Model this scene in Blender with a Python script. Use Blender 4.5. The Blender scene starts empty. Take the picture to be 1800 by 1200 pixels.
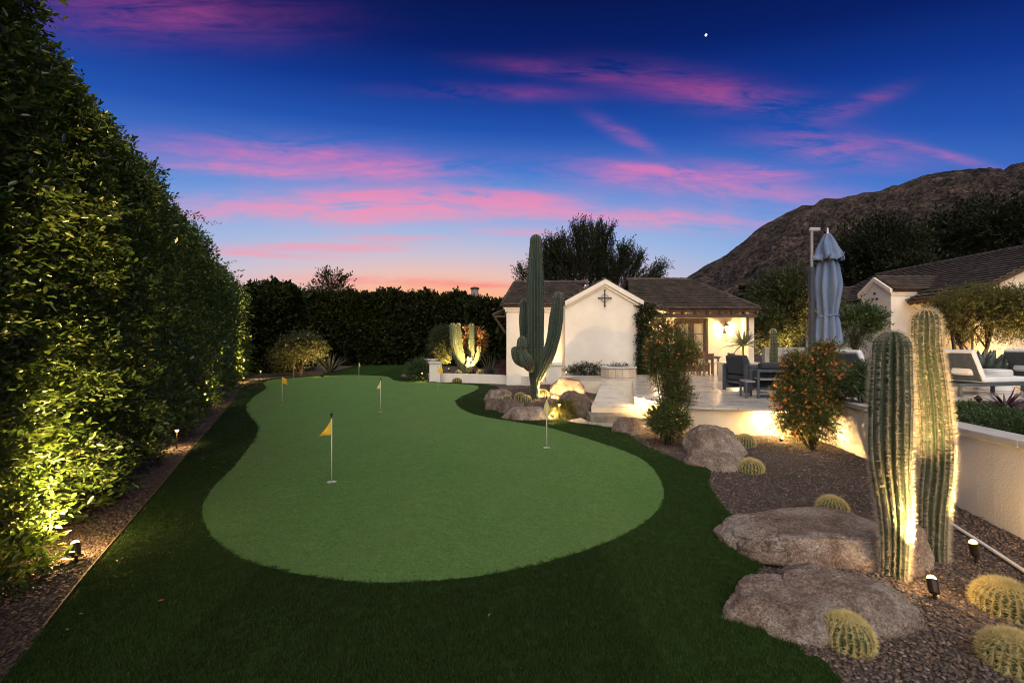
import bpy, bmesh, math, random
import numpy as np
from mathutils import Vector, noise as mnoise
from mathutils.geometry import tessellate_polygon

random.seed(7)
rng = np.random.default_rng(7)
R = math.radians
scene = bpy.context.scene
COL = scene.collection
H, F, YH = 1.8, 800.0, 603.0          # camera height, focal length and horizon row of the 1800 px wide photograph

# ------------------------------------------------------------------ camera, exposure
cam_d = bpy.data.cameras.new('camera')
cam = bpy.data.objects.new('camera', cam_d)
COL.objects.link(cam)
cam_d.sensor_width = 36
cam_d.lens = 16
cam_d.clip_start = 0.05
cam_d.clip_end = 6000
cam_d.shift_y = 3 / 1800
cam.location = (0, 0, H)
cam.rotation_euler = (R(90), 0, 0)
scene.camera = cam
scene.view_settings.view_transform = 'Standard'
scene.view_settings.look = 'None'
scene.view_settings.exposure = 0
scene.view_settings.gamma = 1
scene.cycles.filter_width = 1.05
scene.view_settings.use_curve_mapping = False

def lin(c):
    out = []
    for v in c[:3]:
        v = v / 255
        out.append(v / 12.92 if v <= 0.04045 else ((v + 0.055) / 1.055) ** 2.4)
    return (*out, 1)

# ------------------------------------------------------------------ sky after sunset
world = bpy.data.worlds.new('World')
scene.world = world
world.use_nodes = True
wt = world.node_tree
for n in list(wt.nodes):
    wt.nodes.remove(n)

class G:
    """small node-graph builder"""
    def __init__(s, tree):
        s.t = tree
    def n(s, kind, **kw):
        nd = s.t.nodes.new(kind)
        for k, v in kw.items():
            setattr(nd, k, v)
        return nd
    def l(s, a, b):
        s.t.links.new(a, b)
    def m(s, op, a, b=None, c=None, clamp=False):
        nd = s.t.nodes.new('ShaderNodeMath')
        nd.operation = op
        nd.use_clamp = clamp
        for i, v in enumerate((a, b, c)):
            if v is None:
                continue
            if isinstance(v, (int, float)):
                nd.inputs[i].default_value = v
            else:
                s.t.links.new(v, nd.inputs[i])
        return nd.outputs[0]
    def mix(s, f, a, b, blend='MIX'):
        nd = s.t.nodes.new('ShaderNodeMix')
        nd.data_type = 'RGBA'
        nd.blend_type = blend
        for sock, v in ((nd.inputs[0], f), (nd.inputs[6], a), (nd.inputs[7], b)):
            if isinstance(v, (int, float)):
                sock.default_value = v
            elif isinstance(v, tuple):
                sock.default_value = v if len(v) == 4 else (*v, 1)
            else:
                s.t.links.new(v, sock)
        return nd.outputs[2]
    def ramp(s, f, stops, interp='LINEAR'):
        nd = s.t.nodes.new('ShaderNodeValToRGB')
        cr = nd.color_ramp
        cr.interpolation = interp
        while len(cr.elements) < len(stops):
            cr.elements.new(0.5)
        for e, (p, c) in zip(cr.elements, stops):
            e.position = p
            e.color = c if len(c) == 4 else (*c, 1)
        s.t.links.new(f, nd.inputs[0])
        return nd.outputs[0]

g = G(wt)
tc = g.n('ShaderNodeTexCoord')
sep = g.n('ShaderNodeSeparateXYZ')
g.l(tc.outputs['Generated'], sep.inputs[0])
X, Y, Z = sep.outputs
DEG = 180 / math.pi
az = g.m('MULTIPLY', g.m('ARCTAN2', X, Y), DEG)
el = g.m('MULTIPLY', g.m('ARCSINE', Z), DEG)
daz = g.m('ABSOLUTE', g.m('ADD', az, 8))
wa = g.m('MULTIPLY', daz, 0.31)
tt = g.m('SQRT', g.m('ADD', g.m('MULTIPLY', el, el), g.m('MULTIPLY', wa, wa)))
tt = g.m('DIVIDE', tt, 100)
sky_stops = [(0, (255, 140, 80)), (4.5, (255, 170, 118)), (6.6, (252, 184, 148)), (8.7, (236, 194, 184)), (11, (202, 194, 212)),
             (14.2, (154, 182, 226)), (17.5, (114, 156, 220)), (21, (72, 120, 204)), (25, (36, 84, 176)), (29, (18, 55, 142)),
             (33, (9, 33, 104)), (38, (7, 21, 76)), (55, (6, 15, 58)), (100, (6, 12, 48))]
base = g.ramp(tt, [(a / 100, lin(c)) for a, c in sky_stops])
# dark ground half below the horizon
# a high cloud layer: streaks run level across the evening sky (u to the right, v up over distance)
yy_ = g.m('MAXIMUM', g.m('ABSOLUTE', Y), 0.06)
CU = g.m('DIVIDE', X, yy_)
CV = g.m('DIVIDE', Z, yy_)
front = g.m('GREATER_THAN', Y, 0.0)
# wisps of cloud: elongated patches broken up by stretched noise
def patch(px, py, rx, ry, slope, amp):
    a0, e0 = (px - 900) / F, (YH - py) / F
    du = g.m('SUBTRACT', CU, a0)
    u = g.m('DIVIDE', du, rx / F)
    v0 = g.m('SUBTRACT', g.m('SUBTRACT', CV, e0), g.m('MULTIPLY', du, -slope))
    v = g.m('DIVIDE', v0, ry / F)
    q = g.m('ADD', g.m('MULTIPLY', u, u), g.m('MULTIPLY', v, v))
    return g.m('MULTIPLY', g.m('EXPONENT', g.m('MULTIPLY', q, -1)), amp)
patches = [(290, 22, 200, 44, 0.02, .95), (1240, 158, 150, 26, 0.17, 1.1), (1000, 125, 120, 12, 0.1, 0.8), (880, 162, 150, 12, 0.02, 0.45),
           (1510, 185, 60, 13, -0.35, 0.75), (1470, 262, 110, 24, 0.12, 0.85), (480, 268, 220, 24, 0.05, 0.75), (680, 300, 150, 17, 0.0, 0.85),
           (600, 366, 280, 24, 0.0, 1.5), (890, 348, 90, 15, 0.1, 1.2), (1230, 325, 200, 24, 0.10, 1.0), (1130, 385, 190, 17, 0.03, 1.1),
           (560, 436, 140, 8, 0.0, 1.1), (480, 448, 110, 5, 0.04, 1.1), (690, 418, 80, 6, 0.0, 1.0), (868, 502, 50, 5, 0.02, 1.2),
           (660, 494, 190, 8, 0.03, 1.0), (1095, 235, 46, 13, 0.5, 0.6), (1330, 300, 90, 12, 0.12, 0.7), (930, 410, 90, 7, 0.05, 0.8),
           (1180, 300, 120, 8, 0.1, .6), (430, 300, 150, 10, 0.06, .7), (740, 345, 180, 14, .02, 1.0), (1650, 270, 90, 8, .25, .5)]
acc = None
for p in patches:
    v = patch(*p)
    acc = v if acc is None else g.m('ADD', acc, v)
acc = g.m('MULTIPLY', acc, front)
# scattered cloud outside the frame, of the same kind
comb = g.n('ShaderNodeCombineXYZ')
g.l(g.m('MULTIPLY', CU, 2.6), comb.inputs[0])
g.l(g.m('MULTIPLY', CV, 15), comb.inputs[1])
nz = g.n('ShaderNodeTexNoise')
nz.inputs['Scale'].default_value = 1.0
nz.inputs['Detail'].default_value = 9
nz.inputs['Roughness'].default_value = 0.62
nz.inputs['Distortion'].default_value = 0.9
g.l(comb.outputs[0], nz.inputs['Vector'])
comb2 = g.n('ShaderNodeCombineXYZ')
g.l(g.m('ADD', g.m('MULTIPLY', CU, 9), g.m('MULTIPLY', CV, 14)), comb2.inputs[0])
g.l(g.m('MULTIPLY', CV, 44), comb2.inputs[1])
nz2 = g.n('ShaderNodeTexNoise')
nz2.inputs['Scale'].default_value = 1.0
nz2.inputs['Detail'].default_value = 6
nz2.inputs['Roughness'].default_value = 0.65
nz2.inputs['Distortion'].default_value = 1.2
g.l(comb2.outputs[0], nz2.inputs['Vector'])
away = g.m('MULTIPLY', g.m('SUBTRACT', daz, 55, clamp=False), 0.03, clamp=True)
gen = g.m('MULTIPLY', g.m('MULTIPLY', g.m('SUBTRACT', nz.outputs['Fac'], 0.55), 3.0, clamp=True), away)
acc = g.m('ADD', acc, gen)
br = g.m('ADD', g.m('MULTIPLY', g.m('SUBTRACT', nz.outputs['Fac'], 0.5), 3.6), g.m('MULTIPLY', g.m('SUBTRACT', nz2.outputs['Fac'], 0.5), 1.7))
cm = g.m('MULTIPLY', acc, g.m('ADD', br, 0.66), clamp=True)
cm = g.m('MULTIPLY', g.m('POWER', cm, 0.95), 0.78)
cloud_col = g.ramp(tt, [(0.0, lin((255, 120, 80))), (0.06, lin((255, 130, 100))), (0.10, lin((246, 160, 172))), (0.16, lin((250, 146, 178))),
                        (0.22, lin((224, 120, 182))), (0.29, lin((152, 72, 142))), (0.40, lin((118, 44, 98))), (1.0, lin((50, 24, 66)))])
skyc = g.mix(cm, base, cloud_col)
# the evening planet, upper right
pd_ = Vector(((1241 - 900) / F, 1, (YH - 62) / F)).normalized()
dotn = g.n('ShaderNodeVectorMath', operation='DOT_PRODUCT')
g.l(tc.outputs['Generated'], dotn.inputs[0])
dotn.inputs[1].default_value = pd_
star = g.m('GREATER_THAN', dotn.outputs['Value'], math.cos(0.0019))
skyc = g.mix(star, skyc, (2.2, 2.4, 2.8, 1))
bg = g.n('ShaderNodeBackground')
g.l(skyc, bg.inputs[0])
bg.inputs[1].default_value = 1.0
wo = g.n('ShaderNodeOutputWorld')
g.l(bg.outputs[0], wo.inputs[0])

# broad soft afterglow light, the only sun lamp: wide angle, so it throws no hard shadow
sl = bpy.data.lights.new('afterglow', 'SUN')
sl.energy = 3.4
sl.angle = R(75)
sl.color = (1.0, 0.90, 0.80)
so = bpy.data.objects.new('afterglow', sl)
COL.objects.link(so)
so.rotation_euler = Vector((0.03, 0.74, -0.70)).to_track_quat('-Z', 'Y').to_euler()

# ------------------------------------------------------------------ helpers
def P(px, py, z=0.0):
    d = (H - z) * F / (py - YH)
    return Vector(((px - 900) / F * d, d, z))
def PD(px, py, d):
    return Vector(((px - 900) / F * d, d, H - (py - YH) / F * d))

def sm(t):
    t = max(0.0, min(1.0, t))
    return t * t * (3 - 2 * t)
def gz(x, y):
    """ground height"""
    t = sm((x - 2.4) / 1.6) * (1 - sm((y - 9) / 3)) * (1 - sm((x - 9) / 2))
    z = t * max(-0.17, min(0.06, (y - 5.8) * 0.07))
    z += 0.34 * math.exp(-(((x - 1.2) / 1.5) ** 2 + ((y - 15.6) / 1.7) ** 2))
    z += 0.26 * math.exp(-(((x - 0.75) / 1.1) ** 2 + ((y - 13.0) / 1.7) ** 2))
    return z

OFF = {}
def thing(name, label, cat, loc=(0, 0, 0), group=None, kind=None):
    o = bpy.data.objects.new(name, None)
    COL.objects.link(o)
    o.location = loc
    o.empty_display_size = 0.1
    o['label'] = label
    o['category'] = cat
    if group: o['group'] = group
    if kind: o['kind'] = kind
    OFF[o.name] = Vector(loc)
    return o
def tag(o, label, cat, group=None):
    o['label'] = label
    o['category'] = cat
    if group: o['group'] = group
    return o
def rawmesh(name, verts, faces, mats, smooth=False, midx=None):
    me = bpy.data.meshes.new(name)
    me.from_pydata([tuple(v) for v in verts], [], faces)
    for m_ in (mats if isinstance(mats, (list, tuple)) else [mats]):
        me.materials.append(m_)
    if smooth:
        me.polygons.foreach_set('use_smooth', [True] * len(me.polygons))
    if midx is not None:
        me.polygons.foreach_set('material_index', midx)
    me.update()
    return me
def npmesh(name, verts, tris, mats, midx=None, smooth=False):
    """fast mesh from numpy arrays of one face size"""
    me = bpy.data.meshes.new(name)
    nv, nf, k = len(verts), len(tris), tris.shape[1]
    me.vertices.add(nv)
    me.vertices.foreach_set('co', np.asarray(verts, dtype=np.float32).ravel())
    me.loops.add(nf * k)
    me.loops.foreach_set('vertex_index', np.asarray(tris, dtype=np.int32).ravel())
    me.polygons.add(nf)
    me.polygons.foreach_set('loop_start', np.arange(0, nf * k, k, dtype=np.int32))
    me.polygons.foreach_set('loop_total', np.full(nf, k, dtype=np.int32))
    for m_ in (mats if isinstance(mats, (list, tuple)) else [mats]):
        me.materials.append(m_)
    if midx is not None:
        me.polygons.foreach_set('material_index', np.asarray(midx, dtype=np.int32))
    if smooth:
        me.polygons.foreach_set('use_smooth', np.ones(nf, dtype=bool))
    me.update(calc_edges=True)
    return me
def link(name, me, parent=None, kind=None, loc=None):
    o = bpy.data.objects.new(name, me)
    COL.objects.link(o)
    if parent is not None:
        o.parent = parent
    if kind: o['kind'] = kind
    if loc is not None: o.location = loc
    return o
def rootof(p):
    while p.parent is not None:
        p = p.parent
    return p
class MB:
    """collects shapes in world coordinates, builds ONE mesh"""
    def __init__(s):
        s.v = []; s.f = []
    def add(s, vs, fs):
        b = len(s.v)
        s.v += [Vector(v) for v in vs]
        s.f += [tuple(i + b for i in f) for f in fs]
        return s
    def box(s, x0, x1, y0, y1, z0, z1):
        return s.add([(x0, y0, z0), (x1, y0, z0), (x1, y1, z0), (x0, y1, z0), (x0, y0, z1), (x1, y0, z1), (x1, y1, z1), (x0, y1, z1)],
                     [(0, 3, 2, 1), (4, 5, 6, 7), (0, 1, 5, 4), (1, 2, 6, 5), (2, 3, 7, 6), (3, 0, 4, 7)])
    def obox(s, c, dx, dy, dz, rz=0.0, rx=0.0):
        """box about its centre, tilted by rx then turned by rz"""
        vs = []
        for sx, sy, sz in ((-1, -1, -1), (1, -1, -1), (1, 1, -1), (-1, 1, -1), (-1, -1, 1), (1, -1, 1), (1, 1, 1), (-1, 1, 1)):
            x, y, z = sx * dx / 2, sy * dy / 2, sz * dz / 2
            y, z = y * math.cos(rx) - z * math.sin(rx), y * math.sin(rx) + z * math.cos(rx)
            x, y = x * math.cos(rz) - y * math.sin(rz), x * math.sin(rz) + y * math.cos(rz)
            vs.append(Vector((x, y, z)) + Vector(c))
        return s.add(vs, [(0, 3, 2, 1), (4, 5, 6, 7), (0, 1, 5, 4), (1, 2, 6, 5), (2, 3, 7, 6), (3, 0, 4, 7)])
    def prism(s, poly, z0, z1):
        n = len(poly)
        vs = [(p[0], p[1], z0) for p in poly] + [(p[0], p[1], z1) for p in poly]
        fs = [tuple(range(n))[::-1], tuple(range(n, 2 * n))] + [(i, (i + 1) % n, n + (i + 1) % n, n + i) for i in range(n)]
        return s.add(vs, fs)
    def tube(s, pts, rad, n=8, caps=True):
        pts = [Vector(p) for p in pts]
        if not isinstance(rad, (list, tuple)):
            rad = [rad] * len(pts)
        vs = []
        ref = None
        for i, p in enumerate(pts):
            d = (pts[min(i + 1, len(pts) - 1)] - pts[max(i - 1, 0)])
            d = d.normalized() if d.length > 1e-9 else Vector((0, 0, 1))
            if ref is None:
                ref = d.orthogonal().normalized()
            ref = (ref - d * ref.dot(d)).normalized()
            w = d.cross(ref)
            for k in range(n):
                a = 2 * math.pi * k / n
                vs.append(p + (ref * math.cos(a) + w * math.sin(a)) * rad[i])
        fs = []
        for i in range(len(pts) - 1):
            for k in range(n):
                a, b = i * n + k, i * n + (k + 1) % n
                fs.append((a, b, b + n, a + n))
        if caps:
            fs.append(tuple(range(n))[::-1])
            fs.append(tuple((len(pts) - 1) * n + k for k in range(n)))
        return s.add(vs, fs)
    def lathe(s, c, prof, n=24, caps=True):
        vs = []
        for r, z in prof:
            for k in range(n):
                a = 2 * math.pi * k / n
                vs.append((c[0] + r * math.cos(a), c[1] + r * math.sin(a), c[2] + z))
        fs = []
        for i in range(len(prof) - 1):
            for k in range(n):
                a, b = i * n + k, i * n + (k + 1) % n
                fs.append((a, b, b + n, a + n))
        if caps:
            fs.append(tuple(range(n))[::-1])
            fs.append(tuple((len(prof) - 1) * n + k for k in range(n)))
        return s.add(vs, fs)
    def build(s, name, mat, parent=None, bevel=0.0, smooth=False, kind=None, seg=2):
        off = Vector((0, 0, 0))
        if parent is not None:
            off = OFF.get(rootof(parent).name, off)
        me = rawmesh(name, [v - off for v in s.v], s.f, mat, smooth)
        if bevel > 0:
            bm = bmesh.new()
            bm.from_mesh(me)
            bmesh.ops.recalc_face_normals(bm, faces=bm.faces)
            ed = [e for e in bm.edges if len(e.link_faces) == 2 and e.calc_face_angle(0) > 0.5]
            bmesh.ops.bevel(bm, geom=ed, offset=bevel, segments=seg, affect='EDGES', profile=0.5, clamp_overlap=True)
            bm.to_mesh(me)
            bm.free()
        return link(name, me, parent, kind)

# ------------------------------------------------------------------ materials
def new_mat(name):
    m_ = bpy.data.materials.new(name)
    m_.use_nodes = True
    t = m_.node_tree
    b = t.nodes['Principled BSDF']
    return m_, G(t), b
def M(name, c1, c2=None, scale=8.0, rough=0.7, bump=0.0, bscale=60.0, detail=6, c3=None, scale3=1.2, spec=0.5, metal=0.0,
      island=None, objrand=None, stretch=None, bdist=0.01, lo=0.35, hi=0.65):
    """noise-mottled surface; c3 adds broad stains; island / objrand vary pieces"""
    m_, g_, b = new_mat(name)
    tc_ = g_.n('ShaderNodeTexCoord')
    vec = tc_.outputs['Object']
    if stretch:
        mp = g_.n('ShaderNodeMapping')
        mp.inputs['Scale'].default_value = stretch
        g_.l(vec, mp.inputs[0])
        vec = mp.outputs[0]
    c2 = c2 or c1
    nz_ = g_.n('ShaderNodeTexNoise')
    nz_.inputs['Scale'].default_value = scale
    nz_.inputs['Detail'].default_value = detail
    nz_.inputs['Roughness'].default_value = 0.6
    g_.l(vec, nz_.inputs['Vector'])
    mr = g_.n('ShaderNodeMapRange')
    g_.l(nz_.outputs['Fac'], mr.inputs[0])
    mr.inputs[1].default_value = lo
    mr.inputs[2].default_value = hi
    col = g_.mix(mr.outputs[0], (*c1, 1), (*c2, 1))
    if c3:
        n3 = g_.n('ShaderNodeTexNoise')
        n3.inputs['Scale'].default_value = scale3
        n3.inputs['Detail'].default_value = 5
        g_.l(tc_.outputs['Object'], n3.inputs['Vector'])
        m3 = g_.n('ShaderNodeMapRange')
        g_.l(n3.outputs['Fac'], m3.inputs[0])
        m3.inputs[1].default_value = 0.48
        m3.inputs[2].default_value = 0.72
        col = g_.mix(m3.outputs[0], col, (*c3, 1))
    if island:
        ge = g_.n('ShaderNodeNewGeometry')
        rr_ = g_.ramp(ge.outputs['Random Per Island'], [(i / (len(island) - 1), (*c, 1)) for i, c in enumerate(island)])
        col = g_.mix(1.0, col, rr_, 'MULTIPLY')
    if objrand:
        oi = g_.n('ShaderNodeObjectInfo')
        rr_ = g_.ramp(oi.outputs['Random'], [(i / (len(objrand) - 1), (*c, 1)) for i, c in enumerate(objrand)])
        col = g_.mix(1.0, col, rr_, 'MULTIPLY')
    g_.l(col, b.inputs['Base Color'])
    b.inputs['Roughness'].default_value = rough
    b.inputs['Metallic'].default_value = metal
    b.inputs['Specular IOR Level'].default_value = spec
    if bump:
        nb = g_.n('ShaderNodeTexNoise')
        nb.inputs['Scale'].default_value = bscale
        nb.inputs['Detail'].default_value = 5
        g_.l(vec, nb.inputs['Vector'])
        bp = g_.n('ShaderNodeBump')
        bp.inputs['Strength'].default_value = bump
        bp.inputs['Distance'].default_value = bdist
        g_.l(nb.outputs['Fac'], bp.inputs['Height'])
        g_.l(bp.outputs[0], b.inputs['Normal'])
    return m_
def leaf_mat(name, cols, rough=0.42, trans=0.25, spec=0.5, panel=False):
    m_, g_, b = new_mat(name)
    ge = g_.n('ShaderNodeNewGeometry')
    col = g_.ramp(ge.outputs['Random Per Island'], [(i / (len(cols) - 1), (*c, 1)) for i, c in enumerate(cols)])
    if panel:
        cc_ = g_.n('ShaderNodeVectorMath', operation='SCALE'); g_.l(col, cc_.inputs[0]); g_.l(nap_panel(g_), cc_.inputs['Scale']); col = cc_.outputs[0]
    g_.l(col, b.inputs['Base Color'])
    b.inputs['Roughness'].default_value = rough
    b.inputs['Specular IOR Level'].default_value = spec
    tr = g_.n('ShaderNodeBsdfTranslucent')
    tcol = g_.mix(1.0, col, (1.5, 1.35, 0.5, 1), 'MULTIPLY')
    g_.l(tcol, tr.inputs[0])
    mx = g_.n('ShaderNodeMixShader')
    mx.inputs[0].default_value = trans
    g_.l(b.outputs[0], mx.inputs[1])
    g_.l(tr.outputs[0], mx.inputs[2])
    out = [n_ for n_ in g_.t.nodes if n_.type == 'OUTPUT_MATERIAL'][0]
    g_.l(mx.outputs[0], out.inputs[0])
    return m_
def emit_mat(name, col, strength):
    m_, g_, b = new_mat(name)
    b.inputs['Base Color'].default_value = (*col, 1)
    b.inputs['Emission Color'].default_value = (*col, 1)
    b.inputs['Emission Strength'].default_value = strength
    return m_

WARM = (1.0, 0.60, 0.22)
m_stucco = M('white_stucco', (.72, .67, .60), (.80, .75, .68), 1.6, .9, .6, 22, c3=(.70, .66, .60), spec=.2, bdist=.004)
m_stucco_cool = M('planter_stucco', (.76, .72, .65), (.82, .79, .73), 2.5, .9, .5, 55, c3=(.64, .59, .50), spec=.2, bdist=.006)
m_stucco_warm = M('cream_stucco', (.68, .60, .47), (.76, .68, .55), 2.5, .9, .4, 50, c3=(.62, .54, .42), spec=.2, bdist=.006)
m_travertine = M('travertine', (.60, .56, .50), (.74, .70, .64), 5, .22, .25, 30, c3=(.44, .41, .37), scale3=2.0, spec=.5,
                 objrand=[(.84, .85, .88), (1, 1, 1), (.92, .89, .85), (1.05, 1.03, 1.0)], stretch=(1, 2.5, 1), bdist=.003)
m_grout = M('grout', (.28, .26, .24), (.34, .32, .29), 20, .9)
m_coping = M('coping_stone', (.50, .48, .45), (.62, .60, .57), 4, .6, .3, 40, c3=(.42, .40, .38), bdist=.004)
m_tile = M('roof_tile', (.046, .039, .036), (.098, .080, .071), 3, .8, .4, 30, island=[(.62, .62, .66), (1, .95, .9), (.8, .74, .7), (1.25, 1.1, 1.0)], bdist=.008)
m_wood = M('dark_timber', (.045, .028, .018), (.08, .05, .032), 6, .6, .3, 40, stretch=(1, 8, 8))
m_iron = M('black_iron', (.02, .018, .016), (.05, .03, .022), 14, .6, .2, 60)
m_bronze = M('bronze_fixture', (.03, .022, .015), (.05, .035, .02), 18, .45, .1, 50, metal=.4)
m_glass = M('window_glass', (.35, .32, .24), (.42, .38, .29), 2, .15, spec=.8)
m_soil = M('soil', (.035, .024, .018), (.07, .05, .038), 8, .95, .6, 30)
m_gravel_bed = M('gravel_bed', (.035, .028, .026), (.13, .105, .095), 40, .95, 1.0, 60, c3=(.05, .04, .036), scale3=.8, bdist=.03)
m_stone = M('gravel_stone', (.07, .055, .050), (.12, .095, .085), 30, .8,
            island=[(.5, .48, .5), (1, .95, .92), (.8, .7, .65), (1.4, 1.3, 1.25), (.65, .62, .66), (1.0, .8, .7), (2.4, 2.2, 2.0)])
m_bark = M('bark', (.025, .019, .013), (.055, .042, .03), 20, .9, .8, 40, stretch=(2, 2, .4))
m_steel = M('brushed_steel', (.5, .5, .5), (.62, .62, .62), 10, .35, metal=.9)
m_white_plastic = M('white_plastic', (.72, .71, .68), (.80, .79, .76), 5, .4, .05, 30)

def rock_mat(name, a, b_, c, moss):
    m_, g_, bs = new_mat(name)
    tc_ = g_.n('ShaderNodeTexCoord')
    def nse(sc, det, ro=.65, dist=0.0):
        n_ = g_.n('ShaderNodeTexNoise')
        n_.inputs['Scale'].default_value = sc
        n_.inputs['Detail'].default_value = det
        n_.inputs['Roughness'].default_value = ro
        n_.inputs['Distortion'].default_value = dist
        g_.l(tc_.outputs['Object'], n_.inputs['Vector'])
        return n_.outputs['Fac']
    base_ = g_.ramp(nse(3.2, 9, .7, .6), [(.30, (*a, 1)), (.47, (*b_, 1)), (.62, (*c, 1)), (.75, (*b_, 1))])
    spk = g_.ramp(nse(52, 6, .85), [(.36, (.38, .38, .40, 1)), (.5, (1, 1, 1, 1)), (.63, (2.1, 2.05, 2.0, 1))])
    c_ = g_.mix(1.0, base_, spk, 'MULTIPLY')
    li = g_.ramp(nse(3.6, 9, .8), [(.54, (0, 0, 0, 1)), (.64, (1, 1, 1, 1))])
    c_ = g_.mix(g_.m('MULTIPLY', li, .55), c_, (*moss, 1))
    vo = g_.n('ShaderNodeTexVoronoi', feature='DISTANCE_TO_EDGE')
    vo.inputs['Scale'].default_value = .75
    wv = g_.n('ShaderNodeVectorMath', operation='ADD')
    nv_ = g_.n('ShaderNodeTexNoise')
    nv_.inputs['Scale'].default_value = 2.5
    nv_.inputs['Detail'].default_value = 5
    g_.l(tc_.outputs['Object'], nv_.inputs['Vector'])
    g_.l(tc_.outputs['Object'], wv.inputs[0])
    g_.l(nv_.outputs['Color'], wv.inputs[1])
    g_.l(wv.outputs[0], vo.inputs['Vector'])
    cr = g_.ramp(vo.outputs['Distance'], [(0.0, (.45, .42, .4, 1)), (.012, (1, 1, 1, 1))])
    c_ = g_.mix(1.0, c_, cr, 'MULTIPLY')
    g_.l(c_, bs.inputs['Base Color'])
    bs.inputs['Roughness'].default_value = .85
    bs.inputs['Specular IOR Level'].default_value = .3
    hgt = g_.m('ADD', g_.m('MULTIPLY', nse(9, 10, .75), 1.0), g_.m('MULTIPLY', nse(45, 5, .75), .4))
    hgt = g_.m('ADD', hgt, g_.m('MULTIPLY', g_.m('MINIMUM', vo.outputs['Distance'], .03), 5.0))
    bp = g_.n('ShaderNodeBump')
    bp.inputs['Strength'].default_value = 1.0
    bp.inputs['Distance'].default_value = .055
    g_.l(hgt, bp.inputs['Height'])
    g_.l(bp.outputs[0], bs.inputs['Normal'])
    return m_
m_rock = rock_mat('granite', (.120, .076, .058), (.235, .175, .146), (.36, .305, .265), (.50, .48, .46))
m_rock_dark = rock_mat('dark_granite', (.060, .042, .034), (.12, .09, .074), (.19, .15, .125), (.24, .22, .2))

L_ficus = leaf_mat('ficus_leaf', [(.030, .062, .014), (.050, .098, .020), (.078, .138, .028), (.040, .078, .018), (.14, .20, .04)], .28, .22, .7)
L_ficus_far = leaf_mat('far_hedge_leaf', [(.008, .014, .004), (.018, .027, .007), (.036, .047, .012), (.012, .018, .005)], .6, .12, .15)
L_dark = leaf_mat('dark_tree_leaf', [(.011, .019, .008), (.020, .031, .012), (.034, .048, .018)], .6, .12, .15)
L_mid = leaf_mat('tree_leaf', [(.030, .045, .014), (.05, .07, .02), (.07, .085, .025)], .5, .3)
L_olive = leaf_mat('olive_leaf', [(.08, .095, .022), (.13, .14, .035), (.18, .18, .045), (.10, .11, .03)], .5, .3)
L_bird = leaf_mat('feathery_leaf', [(.040, .070, .014), (.07, .105, .022), (.11, .14, .034), (.17, .15, .035)], .5, .3)
L_flower = leaf_mat('orange_petal', [(.70, .20, .06), (.78, .28, .08), (.62, .15, .07), (.80, .42, .14)], .6, .3)
L_purple = leaf_mat('purple_leaf', [(.07, .016, .045), (.11, .025, .07), (.05, .012, .03)], .5, .2)
L_green = leaf_mat('shrub_leaf', [(.03, .07, .02), (.05, .10, .03), (.07, .13, .035)], .45, .25)
L_redleaf = leaf_mat('russet_leaf', [(.26, .11, .05), (.36, .18, .06), (.22, .15, .05), (.42, .24, .09)], .5, .3)
L_white = leaf_mat('white_petal', [(.6, .58, .5), (.7, .7, .62)], .6, .3)
m_agave = M('agave_leaf', (.07, .10, .085), (.10, .135, .12), 6, .5, .2, 20, stretch=(1, 1, 3))
m_agave_dark = M('dark_agave_leaf', (.022, .032, .026), (.035, .045, .036), 6, .5, .2, 20)
m_strap = M('strap_leaf', (.08, .10, .05), (.13, .14, .07), 6, .5)
m_aloe = M('aloe_leaf', (.12, .14, .07), (.18, .19, .10), 6, .45)

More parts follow.
